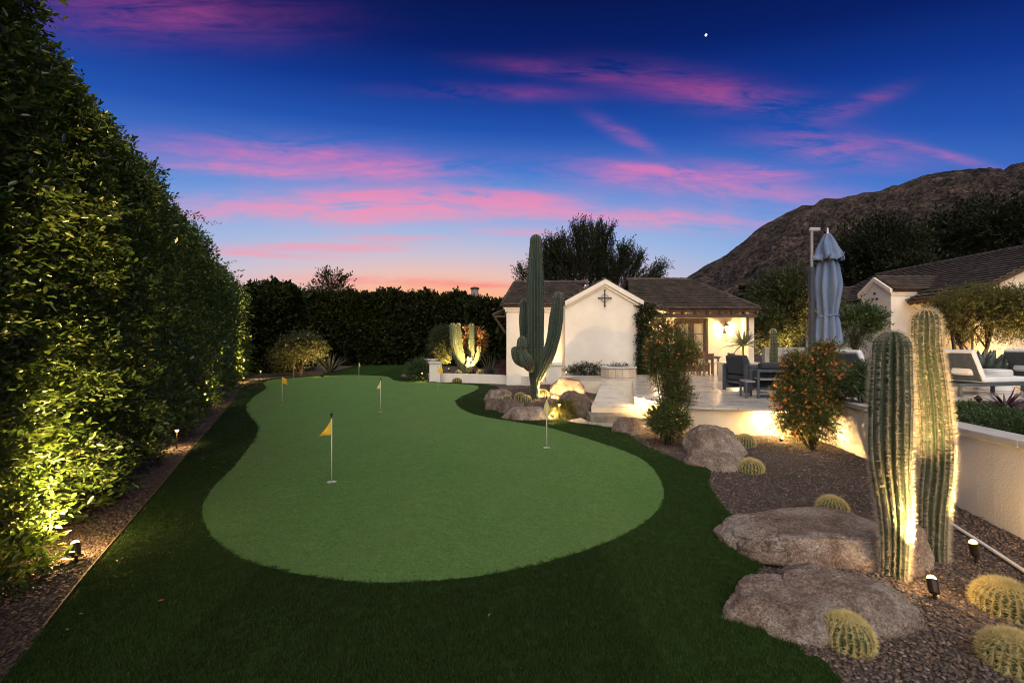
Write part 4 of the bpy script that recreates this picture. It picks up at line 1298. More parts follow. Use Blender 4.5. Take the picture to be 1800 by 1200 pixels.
# lean-to roof with rafters
roof(mh, [(20.1, 23.2, 3.95), (20.1, 19.9, 3.95), (21.0, 19.9, 4.28), (21.0, 23.2, 4.28)])
for k in range(9):
    y = 20.0 + k * .38
    mb = MB(); mb.add([(20.2, y, 3.72), (20.2, y + .1, 3.72), (21, y + .1, 4.0), (21, y, 4.0), (20.2, y, 3.84), (20.2, y + .1, 3.84), (21, y + .1, 4.12), (21, y, 4.12)],
                      [(0, 1, 2, 3), (7, 6, 5, 4), (0, 4, 5, 1), (1, 5, 6, 2), (2, 6, 7, 3), (3, 7, 4, 0)])
    mb.build('rafter', m_wood, mh)
for y in (20.7, 22.1):           # tall dark windows, in the shade of the lean-to
    mb = MB(); mb.box(20.95, 20.998, y, y + .9, D, 2.7); f_ = mb.build('window', m_wood, mh)
    mb = MB(); mb.box(20.93, 20.948, y + .08, y + .82, D + .1, 2.6); mb.build('pane', m_glass, f_)
# rear wing seen beside the parasol
mb = MB(); mb.box(21.3, 24.6, 29, 33, 0, 4.45); mb.build('wall', m_stucco, mh)
mb = MB(); mb.box(21.2, 24.5, 28.88, 28.998, 4.28, 4.5); mb.build('cornice', m_stucco, mh)
roof(mh, [(21.0, 28.7, 4.52), (25, 28.7, 4.52), (25, 31, 5.5), (21.0, 31, 5.5)])
ridge_cap(mh, (21.0, 31, 5.55), (25, 31, 5.55))
# far house with a chimney beyond the back hedge
fh = thing('far_house', 'distant house behind the back hedge, only its round chimney showing', 'house', (-4.1, 50, 0))
mb = MB(); mb.box(-9, 1, 50, 58, 0, 3.4); mb.build('wall', m_stucco, fh)
roof(fh, [(-9.3, 49.7, 3.4), (1.3, 49.7, 3.4), (1.3, 54, 5.0), (-9.3, 54, 5.0)], course=.8, tw=.8)
mb = MB(); mb.lathe((-4.15, 50.8, 0), [(.44, 3.0), (.44, 7.3), (.40, 7.35), (.40, 7.82)], 14)
mb.build('chimney', M('old_chimney', (.22, .20, .18), (.34, .31, .28), 2, .9), fh)
mb = MB(); mb.lathe((-4.15, 50.8, 0), [(.50, 7.822), (.52, 7.9), (.46, 7.98), (.2, 8.06)], 14); mb.build('chimney_cap', m_tile, fh)
# hillside house with lit rooms
def hill_y(ux):
    y = 150.0
    while y < 480 and mount(ux * y, y) < 1.8 + .17 * y:
        y += 2
    return y
ux = (1632 - 900) / F
hy = hill_y(ux)
hx0 = ux * hy; hz = mount(hx0, hy) - 1
hh = thing('hillside_house', 'low pale house on the mountainside with lit windows, above the tiled roofs', 'house', (hx0, hy, hz))
s_ = hy / F
mb = MB(); mb.box(hx0 - 16 * s_, hx0 + 22 * s_, hy, hy + 18 * s_, hz - 8 * s_, hz + 5 * s_); mb.build('wall', m_stucco_warm, hh)
mb = MB(); mb.box(hx0 - 19 * s_, hx0 + 25 * s_, hy - 2 * s_, hy + 20 * s_, hz + 5.02 * s_, hz + 7 * s_); mb.build('roof', m_tile, hh)
for k in range(5):
    a = hx0 + (-12 + k * 7) * s_
    mb = MB(); mb.box(a, a + 3.4 * s_, hy - .12 * s_, hy - .02 * s_, hz + .5 * s_, hz + 3.4 * s_); mb.build('lit_window', emit_mat('lit_window', (1, .62, .3), .55), hh)
mb = MB(); mb.box(hx0 + 4 * s_, hx0 + 22 * s_, hy - 8 * s_, hy - 6 * s_, hz - 9 * s_, hz - 4 * s_); mb.build('terrace_wall', m_stucco, hh)

# ------------------------------------------------------------------ paved patio
def paved(name, region, z, ang, pw, pd, thick=.05, zf=None, lip=None):
    """a slab carrying separate pavers, laid at an angle"""
    reg = ccw([Vector(p) for p in region])
    mb = MB()
    zf = zf or (lambda x, y: z)
    n = len(reg)
    vs = [(p.x, p.y, -.1) for p in reg] + [(p.x, p.y, zf(p.x, p.y) - .018) for p in reg]
    mb.add(vs, [tuple(range(n))[::-1], tuple(range(n, 2 * n))] + [(i, (i + 1) % n, n + (i + 1) % n, n + i) for i in range(n)])
    root = mb.build(name, m_stucco_warm, None)
    root['kind'] = 'structure'
    ca, sa = math.cos(ang), math.sin(ang)
    us = [p.x * ca + p.y * sa for p in reg]; vs_ = [-p.x * sa + p.y * ca for p in reg]
    v = math.floor(min(vs_) / pd) * pd
    row = 0
    while v < max(vs_):
        u = math.floor(min(us) / pw) * pw + (row % 2) * pw * .5 - pw
        while u < max(us):
            g_ = .004
            w_ = pw
            rc = [(u + g_, v + g_), (u + w_ - g_, v + g_), (u + w_ - g_, v + pd - g_), (u + g_, v + pd - g_)]
            rc = [(a * ca - b * sa, a * sa + b * ca) for a, b in rc]
            pp = clip_poly(rc, reg)
            if len(pp) >= 3 and abs(area2(pp)) > .01:
                dz = random.uniform(-.0015, .0015)
                m_ = MB(); k = len(pp)
                m_.add([(p.x, p.y, zf(p.x, p.y) - .016) for p in pp] + [(p.x, p.y, zf(p.x, p.y) + dz) for p in pp],
                       [tuple(range(k, 2 * k))] + [(i, (i + 1) % k, k + (i + 1) % k, k + i) for i in range(k)])
                m_.build('paver', m_travertine, root)
            u += pw
        v += pd; row += 1
    return root
ANG = math.atan(-.25)
paved('patio', [(3.38, 8.77), (5.55, 8.37), (5.55, 15.3), (4.04, 15.3), (2.88, 10.7)], D, ANG, .92, .61)
paved('patio_terrace', [(5.552, 9.3), (16, 9.3), (16, 15.3), (5.552, 15.3)], D, ANG, 1.0, .62)
paved('house_terrace', [(1.8, 15.302), (12.5, 15.302), (12.5, 20.19), (1.8, 20.19)], D, ANG, 1.22, .61)
paved('garden_path', [(1.83, 10.5), (3.10, 10.42), (3.10, 11.55), (4.035, 15.298), (3.05, 15.298)], .35, ANG, .92, .61,
      zf=lambda x, y: .35 + .188 * sm((y - 10.5) / 4.8))
# thin coping along the patio lip
lipc = thing('patio_coping', 'pale stone coping overhanging the front edge of the raised patio', 'coping', (4.4, 8.55, D))
lp = [Vector((3.36, 8.74)), Vector((5.60, 8.33))]
dv = (lp[1] - lp[0]); dn = Vector((dv.y, -dv.x)).normalized()
nst = 5
for k in range(nst):
    a, b = lp[0] + dv * (k / nst + .0015), lp[0] + dv * ((k + 1) / nst - .0015)
    MB().prism([a + dn * .05, b + dn * .05, b - dn * .30, a - dn * .30], D + .003, D + .045).build('coping_stone', m_coping, lipc, bevel=.006)
dv2 = Vector((2.88, 10.7)) - Vector((3.36, 8.74)); dn2 = Vector((-dv2.y, dv2.x)).normalized()
for k in range(4):
    a, b = lp[0] + dv2 * ((k + .17) / 4 + .002), lp[0] + dv2 * ((k + 1) / 4 - .002)
    MB().prism([a + dn2 * .04, a - dn2 * .28, b - dn2 * .28, b + dn2 * .04], D + .003, D + .045).build('coping_stone', m_coping, lipc, bevel=.006)
# steps down from the garden path
m_slab = M('sawn_limestone', (.40, .37, .33), (.52, .49, .44), 6, .6, .3, 40, c3=(.34, .31, .28), bdist=.003)
t = MB().prism([(1.78, 10.95), (1.72, 10.05), (3.05, 9.55), (3.20, 10.41), (1.84, 10.49)], -.05, .21).build('stone_step', M('rough_step', (.17, .15, .11), (.32, .29, .23), 5, .85, .8, 25, bdist=.015), None, bevel=.02)
tag(t, 'rough-faced pale stone step at the foot of the garden path', 'step')
t = MB().prism([P(997, 739, .07).xy, P(1079, 750, .07).xy, Vector((2.95, 9.54)), Vector((1.70, 10.04)), Vector((1.6, 10.6))], -.05, .07).build('landing_slab', m_slab, None, bevel=.01)
tag(t, 'flat pale stone slab set in the turf below the rough step', 'slab')
# lit strips under the patio lip and under the upper step
def strip_light(a, b, z, label, n_energy, out):
    a, b = Vector(a), Vector(b)
    t = thing('step_light', label, 'step light', ((a.x + b.x) / 2, (a.y + b.y) / 2, z), group='strip lights tucked under the patio edges')
    d = (b - a).normalized(); n_ = Vector((d.y, -d.x))
    MB().prism([a + n_ * .012, b + n_ * .012, b + n_ * .045, a + n_ * .045][::-1], z - .022, z - .004).build('lens', emit_mat('strip_glow', (1, .70, .36), 14), t)
    mid = (a + b) / 2 + n_ * .16
    ld = bpy.data.lights.new('lamp_light', 'AREA')
    ld.shape = 'RECTANGLE'; ld.size = (b - a).length; ld.size_y = .03; ld.energy = n_energy; ld.color = WARM
    o = bpy.data.objects.new('lamp_light', ld); COL.objects.link(o); o.parent = t
    o.location = Vector((mid.x, mid.y, z - .03)) - OFF[t.name]
    o.rotation_euler = (R(18), 0, math.atan2(d.y, d.x))
strip_light(lp[0] + dv * .56, lp[0] + dv * .80, D, 'bright strip light glowing under the patio lip above the gravel bed', 34, 1)
strip_light((2.90, 10.66), (3.34, 9.0), D, 'strip light under the patio edge beside the garden path, behind the tall shrub', 40, 1)

# ------------------------------------------------------------------ planter wall on the right, with its cap
wt_ = .86
wl = [Vector((4.70, 1.0)), Vector((4.80, 2.6)), Vector((4.93, 4.4)), Vector((5.06, 5.3)), Vector((5.24, 6.5)), Vector((5.40, 7.4)), Vector((5.46, 7.85)), Vector((5.46, 8.2)), Vector((5.40, 8.5))]
wl = [Vector((p.x, p.y)) for p in smooth_loop([(p.x, p.y, 0) for p in wl], 4)[:len(wl) * 4 - 7]]
pw_ = thing('planter_wall', 'white stucco planter wall with stone cap, curving up the right side of the gravel bed', 'wall', (5, 5, 0))
def ribbon(line, w0, w1, z0, z1, name, mat, parent, bevel=0.0):
    Lp, Rp = [], []
    for i, p in enumerate(line):
        d = (line[min(i + 1, len(line) - 1)] - line[max(i - 1, 0)]).normalized()
        n_ = Vector((d.y, -d.x))
        Lp.append(p + n_ * w0); Rp.append(p + n_ * w1)
    n = len(line)
    vs = [(p.x, p.y, z0) for p in Lp] + [(p.x, p.y, z0) for p in Rp] + [(p.x, p.y, z1) for p in Lp] + [(p.x, p.y, z1) for p in Rp]
    fs = []
    for i in range(n - 1):
        fs += [(2 * n + i, 3 * n + i, 3 * n + i + 1, 2 * n + i + 1), (i, i + 1, n + i + 1, n + i), (i, 2 * n + i, 2 * n + i + 1, i + 1), (n + i, n + i + 1, 3 * n + i + 1, 3 * n + i)]
    fs += [(0, n, 3 * n, 2 * n), (n - 1, 3 * n - 1, 4 * n - 1, 2 * n - 1)]
    mb = MB(); mb.add(vs, fs)
    return mb.build(name, mat, parent, bevel=bevel)
ribbon(wl, 0, .24, -.4, wt_ - .075, 'wall_body', m_stucco_cool, pw_)
cl = [wl[i] for i in range(len(wl))]
seg = 4
for i in range(0, len(cl) - 1, seg):
    sub = cl[i:i + seg + 1]
    ribbon(sub, -.035, .29, wt_ - .073, wt_, 'cap_stone', m_coping, pw_, bevel=.008)
# raised soil behind the wall
rs = [(wl[k].x + .2, wl[k].y) for k in range(0, len(wl), 3)]
MBs = MB(); pl = ccw([Vector(p) for p in rs] + [Vector((5.7, 9.29)), Vector((16, 9.29)), Vector((16, 1.0))])
MBs.prism(pl, -.05, .62)
so_ = MBs.build('raised_bed', m_soil, None); so_['kind'] = 'structure'

# low curved white planter in the middle distance, pillars and pot
lw = thing('low_planter_wall', 'low curved white wall holding the organ pipe cactus bed', 'wall', (-1.2, 21, 0))
pts_ = [Vector((-3.35, 21.0)), Vector((-2.6, 20.75)), Vector((-1.6, 20.5)), Vector((-.6, 20.1)), Vector((.3, 19.6)), Vector((.9, 18.7)), Vector((1.15, 17.6))]
ribbon([Vector((p.x, p.y)) for p in smooth_loop([(p.x, p.y, 0) for p in pts_], 3)[:-2 * 3 - 0]][:19], 0, -.22, -.1, .40, 'wall_body', m_stucco, lw)
MBx = MB(); MBx.prism(ccw([Vector((-3.3, 21.2)), Vector((-1.6, 20.72)), Vector((.35, 19.9)), Vector((1.15, 18.4)), Vector((1.15, 22)), Vector((-.3, 24.5)), Vector((-3.2, 24.0))]), -.05, .32)
sb = MBx.build('planter_soil', m_soil, None); sb['kind'] = 'structure'
def pillar(x, y, z1, w, label):
    t = thing('pillar', label, 'pillar', (x, y, 0), group='short white capped pillars')
    MB().box(x - w / 2, x + w / 2, y - w / 2, y + w / 2, -.05, z1 - .08).build('shaft', m_stucco, t, bevel=.01)
    MB().box(x - w / 2 - .04, x + w / 2 + .04, y - w / 2 - .04, y + w / 2 + .04, z1 - .078, z1).build('cap', m_coping, t, bevel=.01)
pillar(-3.50, 20.9, .96, .50, 'short white capped pillar at the left end of the low curved wall, the nearer of two')
pillar(-4.25, 23.9, .98, .50, 'farther short white pillar just behind and left of the near one')
t = thing('pedestal_planter', 'tapered white planter box just right of the tall saguaro', 'planter', (1.55, 17.4, D))
mb = MB()
for z0, z1, a, b in ((.3, .95, .26, .30), (.952, 1.04, .34, .34)):
    mb.add([(1.55 + sx * (a if z == z0 else b), 17.4 + sy * (a if z == z0 else b), z) for z in (z0, z1) for sx, sy in ((-1, -1), (1, -1), (1, 1), (-1, 1))],
           [(0, 3, 2, 1), (4, 5, 6, 7), (0, 1, 5, 4), (1, 2, 6, 5), (2, 3, 7, 6), (3, 0, 4, 7)])
mb.build('box', m_stucco, t, bevel=.008)
# round stone fire pit
fpz = thing('fire_pit', 'round pale stone fire pit on the terrace in front of the gable wall', 'fire pit', (3.95, 16.9, D))
mb = MB(); mb.lathe((3.95, 16.9, D), [(.60, 0), (.60, .32), (.57, .34)], 28); mb.build('drum', m_grout, fpz)
for k in range(16):
    a0, a1 = 2 * math.pi * k / 16 + .006, 2 * math.pi * (k + 1) / 16 - .006
    MB().prism([(3.95 + r_ * math.cos(a), 16.9 + r_ * math.sin(a)) for r_, a in ((.64, a0), (.64, (a0 + a1) / 2), (.64, a1), (.605, a1), (.605, a0))], D + .01, D + .33).build('facing_stone', M('fire_pit_stone', (.50, .42, .32), (.62, .55, .45), 4, .7, .3, 30, objrand=[(.85, .85, .85), (1.05, 1, .95)]) if k == 0 else bpy.data.materials['fire_pit_stone'], fpz)
mb = MB(); mb.lathe((3.95, 16.9, D), [(.40, .345), (.67, .345), (.67, .40), (.40, .40)], 28, caps=False); mb.build('rim', m_coping, fpz)
mb = MB(); mb.lathe((3.95, 16.9, D), [(.40, .36), (.0001, .37)], 20, caps=False); mb.build('fire_bed', m_iron, fpz)
# planter box with aloe near the porch
t = thing('planter_box', 'cream planter box holding the spiky aloe in front of the porch', 'planter', (7.45, 15.0, D))
MB().box(6.95, 7.95, 14.7, 15.35, D, 1.12).build('box', m_stucco_warm, t, bevel=.012)
MB().box(6.90, 8.0, 14.65, 15.4, 1.122, 1.18).build('cap', m_coping, t, bevel=.008)
lamp('POINT', (7.35, 14.95, 1.30), None, 60, t, size=.03)
m_garden = M('weathered_grey_stucco', (.24, .24, .22), (.32, .32, .29), 3, .9, .3, 40)
# far low wall right of the porch
t = MB().box(10.9, 15.0, 19.6, 19.85, 0, 1.62).build('garden_wall', m_garden, None, bevel=.01)
tag(t, 'low grey garden wall between the porch and the parasol', 'wall')

# ------------------------------------------------------------------ boulders
def ground_hit(px, py):
    """where a sight line meets the uneven ground"""
    d = H * F / (py - YH)
    for _ in range(12):
        z = gz((px - 900) / F * d, d)
        d = (H - z) * F / (py - YH)
    return Vector(((px - 900) / F * d, d, z))
def boulder(label, c, r, rz=0.0, seed=0, cuts=9, mat=None, sub=4, rough=1.0, cat='boulder', name='boulder', group=None, lobes=(), flat=.85):
    rs_ = random.Random(seed)
    bm = bmesh.new()
    bmesh.ops.create_icosphere(bm, subdivisions=sub, radius=1)
    planes = []
    for k in range(cuts):
        d = Vector((rs_.gauss(0, 1), rs_.gauss(0, 1), rs_.gauss(.2, .7))).normalized()
        planes.append((d, rs_.uniform(.62, .9)))
    planes.append((Vector((rs_.uniform(-.15, .15), rs_.uniform(-.2, .1), 1)).normalized(), flat))
    o = Vector((seed * 3.1, seed * 1.7, 0))
    for v in bm.verts:
        p = v.co.copy()
        for d, h_ in planes:
            q = p.dot(d)
            if q > h_:
                p -= d * (q - h_) * .9
        n1 = mnoise.fractal(p * 1.3 + o, 1.0, 2.0, 4)
        n2 = mnoise.fractal(p * 4.0 + o, .9, 2.1, 5)
        ridge_ = abs(mnoise.noise(p * 1.8 + o * 2))
        p *= 1 + rough * (.13 * n1 + .045 * n2 - .05 * max(0, .07 - ridge_) / .07)
        for (lx, ly, lr, ls_) in lobes:
            w = math.exp(-(((p.x - lx) ** 2 + (p.y - ly) ** 2) / lr ** 2))
            p.z *= 1 + ls_ * w
        v.co = p
    ca, sa = math.cos(rz), math.sin(rz)
    for v in bm.verts:
        x, y, z = v.co.x * r[0], v.co.y * r[1], v.co.z * r[2]
        v.co = (x * ca - y * sa, x * sa + y * ca, z)
    me = bpy.data.meshes.new(name)
    bm.to_mesh(me); bm.free()
    me.materials.append(mat or m_rock)
    me.polygons.foreach_set('use_smooth', [True] * len(me.polygons))
    o_ = link(name, me, None, None, c)
    tag(o_, label, cat, group)
    return o_
RG = 'boulders edging the turf'
boulder('broad flat-topped pinkish granite boulder lying behind the nearest one, left of the two columnar cacti', (2.72, 4.06, .02), (.90, .60, .27), R(6), 3, 7, sub=6, flat=.62, rough=.8, group=RG)
boulder('nearest and largest cracked boulder, two-lobed, touching the turf at the bottom right', (1.72, 2.98, .0), (.46, .33, .245), R(10), 11, 6, sub=6, rough=.75, flat=.72, group=RG)
big = bpy.data.objects['boulder.001']
boulder('rounded boulder lobe at the foot of the nearest columnar cactus, joined to the largest boulder', (2.18, 3.10, .0), (.52, .32, .265), R(-6), 17, 6, sub=6, rough=.7, group=RG)
boulder('brown rounded boulder between the bases of the two columnar cacti', (3.40, 3.95, -.06), (.20, .22, .36), R(20), 23, 6, sub=5, mat=m_rock, rough=.9, group=RG)
boulder('large domed boulder in front of the cream riser wall, the rear of the pair', (3.24, 7.35, .06), (.50, .42, .42), R(-8), 29, 10, sub=5, group=RG)
boulder('smaller sloping boulder leaning against the domed one, at the turf edge', (2.93, 6.60, .0), (.44, .30, .30), R(-14), 31, 9, sub=5, flat=.75, group=RG)
def rock_px(label, x0, y0, x1, y1, seed, deep=.8, mat=None, rz=0.0, **kw):
    b = ground_hit((x0 + x1) / 2, y1)
    rx = (x1 - x0) / 2 / F * b.y * 1.06
    ry = rx * deep
    hz_ = (y1 - y0) / F * (b.y + ry) 
    # part of the visible height is the receding top
    rz_ = max(.08, hz_ - ry * (H - b.z) / (b.y + ry) * .9)
    c = ((x0 + x1) / 2 - 900) / F * (b.y + ry * .8)
    return boulder(label, (c, b.y + ry * .8, b.z + .01), (rx, ry, rz_ * 1.05), rz, seed, mat=mat, group='boulders round the tall saguaro', **kw)
rock_px('pale grey low boulder at the back left of the saguaro group', 848, 683, 902, 703, 41, .9, m_rock)
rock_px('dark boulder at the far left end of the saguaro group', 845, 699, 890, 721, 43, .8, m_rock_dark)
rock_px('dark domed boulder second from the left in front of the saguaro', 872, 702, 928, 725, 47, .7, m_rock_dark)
rock_px('long low boulder right at the turf edge, its right end lit yellow', 884, 713, 980, 741, 53, .55, m_rock)
rock_px('large rounded boulder glowing orange in a spotlight, right of the saguaro', 966, 664, 1034, 698, 59, .7, m_rock)
rock_px('small lit boulder at the right end of the glowing one', 1024, 668, 1056, 690, 61, .8, m_rock)
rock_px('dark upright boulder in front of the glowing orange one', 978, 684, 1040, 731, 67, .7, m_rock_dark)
rock_px('small upright pale rock at the left edge of the garden path', 1035, 661, 1059, 675, 71, .8, m_rock)
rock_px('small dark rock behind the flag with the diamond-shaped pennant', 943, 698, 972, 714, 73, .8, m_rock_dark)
rock_px('low wedge-shaped boulder at the foot of the tall leafy shrub', 1074, 730, 1137, 764, 79, .6, m_rock, R(15))
rock_px('small brown rock half hidden behind the saguaro cluster', 955, 664, 984, 675, 83, .8, m_rock)
rock_px('low grey rock beside the far shrub, left of the pillars', 706, 655, 730, 664, 89, .8, m_rock_dark)

# ------------------------------------------------------------------ cacti
m_cact = M('cactus_skin', (.020, .040, .020), (.038, .062, .030), 7, .6, .15, 40, c3=(.05, .06, .03), scale3=2.5)
m_cact_blue = M('old_cactus_skin', (.016, .034, .022), (.030, .052, .034), 7, .6, .15, 40, c3=(.042, .044, .03), scale3=2.0)
m_spine = M('pale_spines', (.50, .45, .34), (.70, .64, .52), 30, .6, island=[(.7, .65, .6), (1, 1, 1), (1.15, 1.1, 1.0)])
m_spine_gold = M('golden_spines', (.60, .48, .19), (.74, .64, .33), 30, .55, island=[(.75, .7, .6), (1, 1, 1), (1.15, 1.15, 1.1)])
m_barrel = M('barrel_skin', (.020, .042, .012), (.034, .058, .018), 9, .6, .1, 40)
m_areole = M('areole', (.30, .24, .16), (.42, .34, .24), 40, .9)
def spine_tris(P0, Nn, Tt, k, ln, wd, fan=1.0):
    """k needle triangles at each areole P0 with normal Nn"""
    n = len(P0)
    P0 = np.repeat(P0, k, 0); Nn = np.repeat(Nn, k, 0); Tt = np.repeat(Tt, k, 0)
    S = np.cross(Nn, Tt)
    a = rng.uniform(0, 6.28, (n * k, 1)); m_ = rng.uniform(.15, 1, (n * k, 1)) * fan
    d = unit(Nn + (S * np.cos(a) + Tt * np.sin(a)) * m_)
    w = unit(np.cross(d, rng.normal(0, 1, (n * k, 3)))) * wd / 2
    L = ln * rng.uniform(.55, 1.2, (n * k, 1))
    V = np.stack([P0 - w, P0 + w, P0 + d * L], 1).reshape(-1, 3)
    T = np.arange(n * k * 3).reshape(-1, 3)
    return V, T
def column(path, rads, ribs, depth=.16, seg_len=.06, sp_step=.035, sp_k=6, sp_len=.03, sp_w=.003, twist=0.0):
    """ribbed column along a path with a domed tip; returns skin verts/quads and spine verts/tris"""
    pts = smooth_path([Vector(p) for p in path], 8)
    # arc-length table
    ls_ = [0]
    for a, b in zip(pts[:-1], pts[1:]):
        ls_.append(ls_[-1] + (b - a).length)
    total = ls_[-1]
    def at(s):
        s = max(0, min(total, s))
        for i in range(len(ls_) - 1):
            if s <= ls_[i + 1] or i == len(ls_) - 2:
                f = (s - ls_[i]) / max(1e-6, ls_[i + 1] - ls_[i])
                return pts[i].lerp(pts[i + 1], f)
    def rad(s):
        f = s / total * (len(rads) - 1)
        i = min(int(f), len(rads) - 2)
        f2 = f - i
        return rads[i] * (1 - f2) + rads[i + 1] * f2
    tip_r = rad(total)
    ns = max(6, int(total / seg_len))
    ss = [total * i / ns for i in range(ns)]
    dome = 9
    ring = []
    ref = None
    rows = []
    for i in range(ns + dome + 1):
        if i < ns:
            s = ss[i]; c = at(s); r = rad(s)
            d = (at(s + .05) - at(s - .05)).normalized()
        else:
            q = (i - ns) / dome * math.pi / 2
            d = (at(total) - at(total - .05)).normalized()
            c = at(total) + d * tip_r * 1.25 * math.sin(q)
            r = tip_r * max(.02, math.cos(q) ** .8)
            s = total
        if ref is None: ref = d.orthogonal().normalized()
        ref = (ref - d * ref.dot(d)).normalized()
        rows.append((c, r, d, ref.copy(), d.cross(ref)))
    K = ribs * 6
    V = []; 
    areo_p = []; areo_n = []; areo_t = []
    for i, (c, r, d, u, w) in enumerate(rows):
        wob = 1 + .04 * mnoise.noise(Vector((c.z * 2.2, c.x, 3)))
        rwob = [1 + .07 * mnoise.noise(Vector((math.cos(2 * math.pi * k / K) * 2, math.sin(2 * math.pi * k / K) * 2, c.z * 2.5 + c.x))) for k in range(K)]
        for k in range(K):
            th = 2 * math.pi * k / K + twist * i / len(rows)
            x = (k % 6) / 6.0
            prof = abs(math.cos(math.pi * x)) ** .75            # sharp ribs, deep rounded furrows
            rr = r * wob * rwob[k] * (1 - depth + depth * 1.55 * prof - depth * .3)
            V.append(c + (u * math.cos(th) + w * math.sin(th)) * rr)
    Q = []
    for i in range(len(rows) - 1):
        for k in range(K):
            a, b = i * K + k, i * K + (k + 1) % K
            Q.append((a, b, b + K, a + K))
    # spines along each rib crest
    crest = 1 + depth * .25
    acc_s = 0
    for i in range(len(rows) - 1):
        (c, r, d, u, w), (c2, r2, d2, u2, w2) = rows[i], rows[i + 1]
        sl_ = max((c2 - c).length, abs(r2 - r))
        m_ = max(1, int(round(sl_ / sp_step)))
        for q in range(m_):
            f = (q + random.random() * .4) / m_
            cc = c.lerp(c2, f); rr = (r + (r2 - r) * f) * crest
            for b in range(ribs):
                th = 2 * math.pi * b / ribs + twist * (i + f) / len(rows)
                n_ = u * math.cos(th) + w * math.sin(th)
                areo_p.append(tuple(cc + n_ * rr * .99))
                nn = n_ + d * (1.2 * max(0, (i - ns)) / dome)
                areo_n.append(tuple(nn.normalized())); areo_t.append(tuple(d))
    ap, an, at_ = np.array(areo_p), np.array(areo_n), np.array(areo_t)
    SV, ST = spine_tris(ap, an, at_, sp_k, sp_len, sp_w, 1.3)
    return np.array([tuple(v) for v in V]), Q, SV, ST
def smooth_path(pts, n=6):
    if len(pts) < 3: return pts
    out = []
    for i in range(len(pts) - 1):
        p0, p1, p2, p3 = pts[max(i - 1, 0)], pts[i], pts[i + 1], pts[min(i + 2, len(pts) - 1)]
        for k in range(n):
            t = k / n
            out.append(0.5 * ((2 * p1) + (p2 - p0) * t + (2 * p0 - 5 * p1 + 4 * p2 - p3) * t * t + (3 * p1 - p0 - 3 * p2 + p3) * t ** 3))
    out.append(pts[-1])
    return out
def cactus(name, label, cat, base, limbs, skin=None, spine=None, group=None):
    base = Vector(base)
    t = thing(name, label, cat, base, group=group)
    for nm, kw in limbs:
        V, Q, SV, ST = column(**kw)
        me = rawmesh(nm, [tuple(v) for v in V - np.array(base)[None]], Q, skin or m_cact, True)
        st = link(nm, me, t)
        link('spines', npmesh('spines', SV - np.array(base)[None], ST, spine or m_spine), st, kind='stuff')
    return t
CG = 'pair of tall columnar cacti at the right'
cactus('column_cactus', 'nearer dark green columnar cactus standing behind the largest boulder, bulging above the waist', 'cactus', (3.04, 3.62, -.1),
       [('stem', dict(path=[(3.03, 3.62, -.1), (3.04, 3.62, .4), (3.00, 3.62, .9), (3.01, 3.62, 1.4), (3.02, 3.62, 1.74)], rads=[.082, .092, .110, .134, .133, .120], ribs=17, depth=.22, twist=-.25,
                      seg_len=.03, sp_step=.020, sp_k=8, sp_len=.040, sp_w=.0022))], group=CG)
cactus('column_cactus', 'farther and taller columnar cactus, brightly lit yellow, by the planter wall', 'cactus', (3.72, 4.06, -.16),
       [('stem', dict(path=[(3.76, 4.06, -.2), (3.76, 4.06, .3), (3.79, 4.06, .8), (3.76, 4.06, 1.3), (3.70, 4.06, 1.72), (3.69, 4.06, 1.98)], rads=[.088, .094, .106, .106, .102, .100, .092], ribs=16, depth=.22, twist=.35,
                      seg_len=.03, sp_step=.020, sp_k=8, sp_len=.046, sp_w=.0024))], group=CG)
